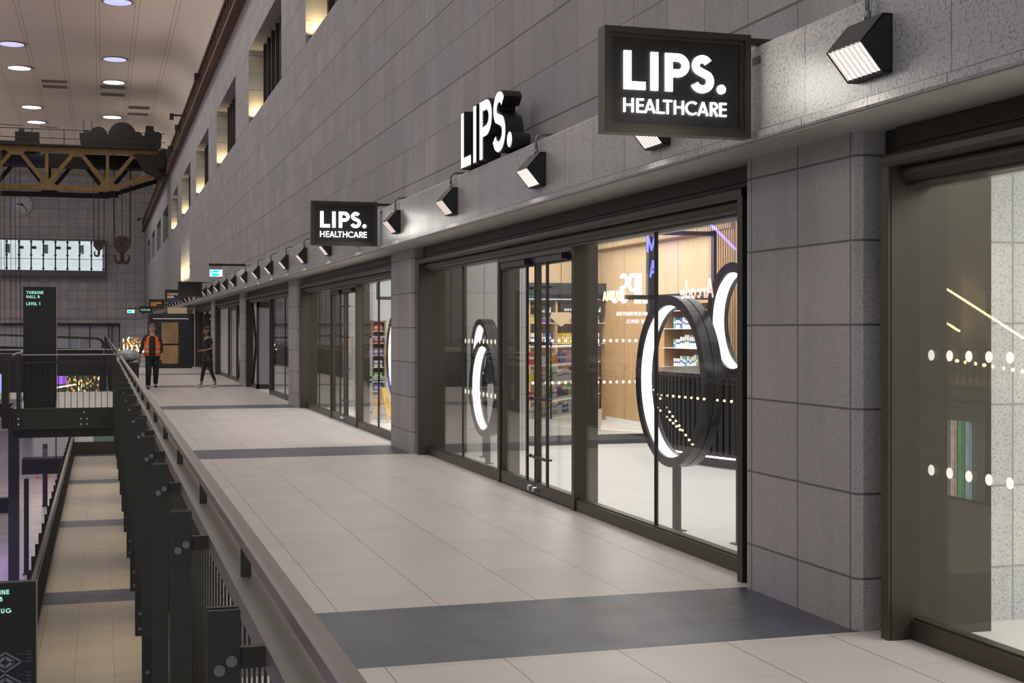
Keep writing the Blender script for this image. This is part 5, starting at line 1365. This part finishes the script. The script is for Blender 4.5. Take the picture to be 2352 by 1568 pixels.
tag(MB().box(2.2, 57.6, 0, 3.6, 58.4, .12).build('low_plinth', M['bronze_d']), 'low dark plinth in front of the kiosk', 'plinth')
tag(MB().box(3.0, 66, 2.3, 3.9, 66.2, 2.66).build('warm_wall_panel', emis('warm_panel', (.80, .58, .34), .35)), 'warm cream lit panel above the kiosk', 'panel')
t = thing('decorated_tree', 'small potted tree with orange and gold glowing decorations beside the walkway', 'tree', (1.25, 60, 0))
MB().tube([(0, 0, 0), (0, 0, .42)], .30, 20, r1=.36).build('pot', M['grey_frame'], t)
MB().tube([(0, 0, .4), (0, 0, 1.1)], .035, 8).build('trunk', M['wood_d'], t)
m = MB()
for i in range(420):
    a, b = random.uniform(0, 2 * PI), random.uniform(-1, 1); rr = .62 * random.random() ** .4; q = math.sqrt(1 - b * b)
    cx_, cy_, cz_ = rr * q * math.cos(a), rr * q * math.sin(a), .92 + rr * .62 * b
    d1 = Vector((random.uniform(-1, 1), random.uniform(-1, 1), random.uniform(-1, 1))).normalized() * .06; d2 = d1.cross(Vector((0, 0, 1))).normalized() * .03
    cc = Vector((cx_, cy_, cz_)); m.add([cc - d1, cc - d2, cc + d1, cc + d2], [(0, 1, 2, 3)], i % 3)
o = m.build('foliage', [plain('leaf_olive', (.07, .10, .03), .6), emis('leaf_gold', (1, .5, .05), .8), plain('leaf_orange', (.55, .2, .03), .6)], t); o['kind'] = 'stuff'
m = MB()
for i in range(40):
    a = random.uniform(0, 2 * PI); m.ball((.55 * math.cos(a) * random.random(), .5 * math.sin(a), .92 + random.uniform(-.3, .34)), random.uniform(.015, .03), seg=6, rg=4)
o = m.build('fairy_lights', emis('fairy_glow', (1, .66, .2), 3.5), t); o['kind'] = 'stuff'
t = thing('neon_squiggle', 'bright white neon squiggle in front of the decorated tree', 'neon light', (1.1, 59.3, 0))
pts = [(-.22 + .0, .98), (-.20, .75), (-.15, .60), (-.09, .72), (-.07, .92), (-.03, .62), (.03, .56), (.09, .72), (.16, .94), (.08, .90)]
m = MB().tube([(u, 0, v) for u, v in pts], .022, 8).tube([(u, 0, v) for u, v in [(.30, .96), (.36, .76), (.46, .66), (.58, .66), (.68, .80), (.72, .98)]], .026, 8).tube([(u, 0, v) for u, v in [(.02, 1.28), (-.06, 1.18), (-.02, 1.08)]], .02, 8)
m.build('tube_light', emis('neon_white', (1, .98, .92), 6), t, True); MB().box(-.02, 0, 0, .02, .03, .6).build('stand', M['black'], t)
#%%REFLECT
# ------------------------------------------------------------------ across the hall, seen only as reflections in the glass
def mx(xv): return 2 * XG - xv
t = thing('neon_sign', 'yellow neon word MANNA across the hall, seen mirrored in the big window', 'neon sign', (-19.9, 0, 0))
m = MB(); text(m, 'MANNA', .16, lambda u, v, n: (n, 70.2 + u, 3.28 + v), 0, .05, 3.3, .55); m.build('lettering', M['e_yel'], t)
t = thing('neon_sign', 'pinkish neon word Arcade across the hall, seen mirrored in the big window', 'neon sign', (-19.9, 0, 0))
m = MB(); text(m, 'Arcade', .10, lambda u, v, n: (n, 58.7 + u, 3.15 + v), 0, .05, 3.8, .95); m.build('lettering', M['e_pink'], t)
t = thing('neon_sign', 'blue neon letters M and A stacked upright across the hall, seen mirrored', 'neon sign', (-19.9, 0, 0))
m = MB(); text(m, 'M', .14, lambda u, v, n: (n, 65.6 + u, 5.75 + v), 0, .05, 1.3, .9); m.build('letter_m', M['e_blue'], t)
m = MB(); text(m, 'A', .14, lambda u, v, n: (n, 65.6 + u, 4.4 + v), 0, .05, .9, .9); m.build('letter_a', M['e_blue'], t)
t = thing('neon_strip', 'slanting violet-blue neon strip across the hall, seen mirrored at the top of the big window', 'neon light', (-19.8, 0, 0))
MB().tube([(0, 60.4, 7.6), (0, 59.3, 6.9), (0, 56.2, 5.3)], .06, 8).build('tube_light', M['e_blue'], t)
t = thing('escalator_light_strip', 'upper gold light strip of the escalator across the hall, seen mirrored in the near window', 'light strip', (-19.8, 0, 0))
MB().bar((0, 41.2, 3.5), (0, 33, .1), .06, .05).build('strip', M['e_gold'], t)
t = thing('escalator_light_strip', 'lower gold light strip of the escalator across the hall, seen mirrored in the near window', 'light strip', (-19.8, 0, 0))
MB().bar((0, 41.2, 2.3), (0, 39.3, 1.55), .06, .05).build('strip', M['e_gold'], t)
def festoon(a, b, n, label):
    t = thing('festoon_lights', label, 'string lights', (-16.0, 0, 0))
    for i in range(n):
        f_ = i / (n - 1); y, z = a[0] + (b[0] - a[0]) * f_, a[1] + (b[1] - a[1]) * f_
        MB().ball((0, y, z), .055, seg=8, rg=6).build('bulb', M['e_gold'], t)
    MB().tube([(0, a[0], a[1] + .06), (0, b[0], b[1] + .06)], .01, 5).build('cable', M['black'], t)
festoon((57.1, -.96), (52.6, -3.3), 14, 'upper slanting row of small gold bulbs mirrored in the reception desk glass')
festoon((56.4, -1.92), (53.9, -2.75), 8, 'lower slanting row of small gold bulbs mirrored in the reception desk glass')
festoon((55.9, -1.34), (48.9, -1.27), 12, 'level row of small gold bulbs mirrored in the reception desk glass')
festoon((34.9, .75), (31.1, .46), 10, 'slanting row of small gold bulbs mirrored in the near window')
struct(MB().box(-20.9, -10, -.5, -14.5, 128, 0).build('floor_opposite', M['floor']))
for k in range(11):
    y = P0 + PP * k
    o = MB().box(-20.9, y, -7.6, -20.2, y + 1.3, 8.4).build('opposite_pier', M['pier'])
    tag(o, 'stone pier on the opposite side of the hall, %s along, seen only in reflections' % ORD[k], 'pier')
t = thing('opposite_balustrade', 'dark balustrade across the hall, seen in reflections', 'balustrade', (-14.6, 0, 0))
MB().box(0, -8, 1.03, .05, 120, 1.08).build('handrail', M['rail'], t); m = MB()
for i in range(420): m.box(0, -8 + .3 * i, 0, .02, -7.96 + .3 * i, 1.03)
o = m.build('pickets', M['balus'], t); o['kind'] = 'stuff'

t = thing('shop_display', 'colourful lit display across the hall, mirrored in the near window', 'display', (-19.8, 0, 0))
for i in range(7):
    MB().box(0, 38.6 + .42 * i, -4.4, .05, 38.9 + .42 * i, -1.5).build('display_panel', [emis('display_cool', (.5, .8, .9), 4, .7, 3), emis('display_green', (.2, .8, .35), 3, .7, 3), emis('display_mixed', (1, .75, .6), 5, .8, 4)][i % 3] if i < 3 else bpy.data.materials[['display_cool', 'display_green', 'display_mixed'][i % 3]], t)
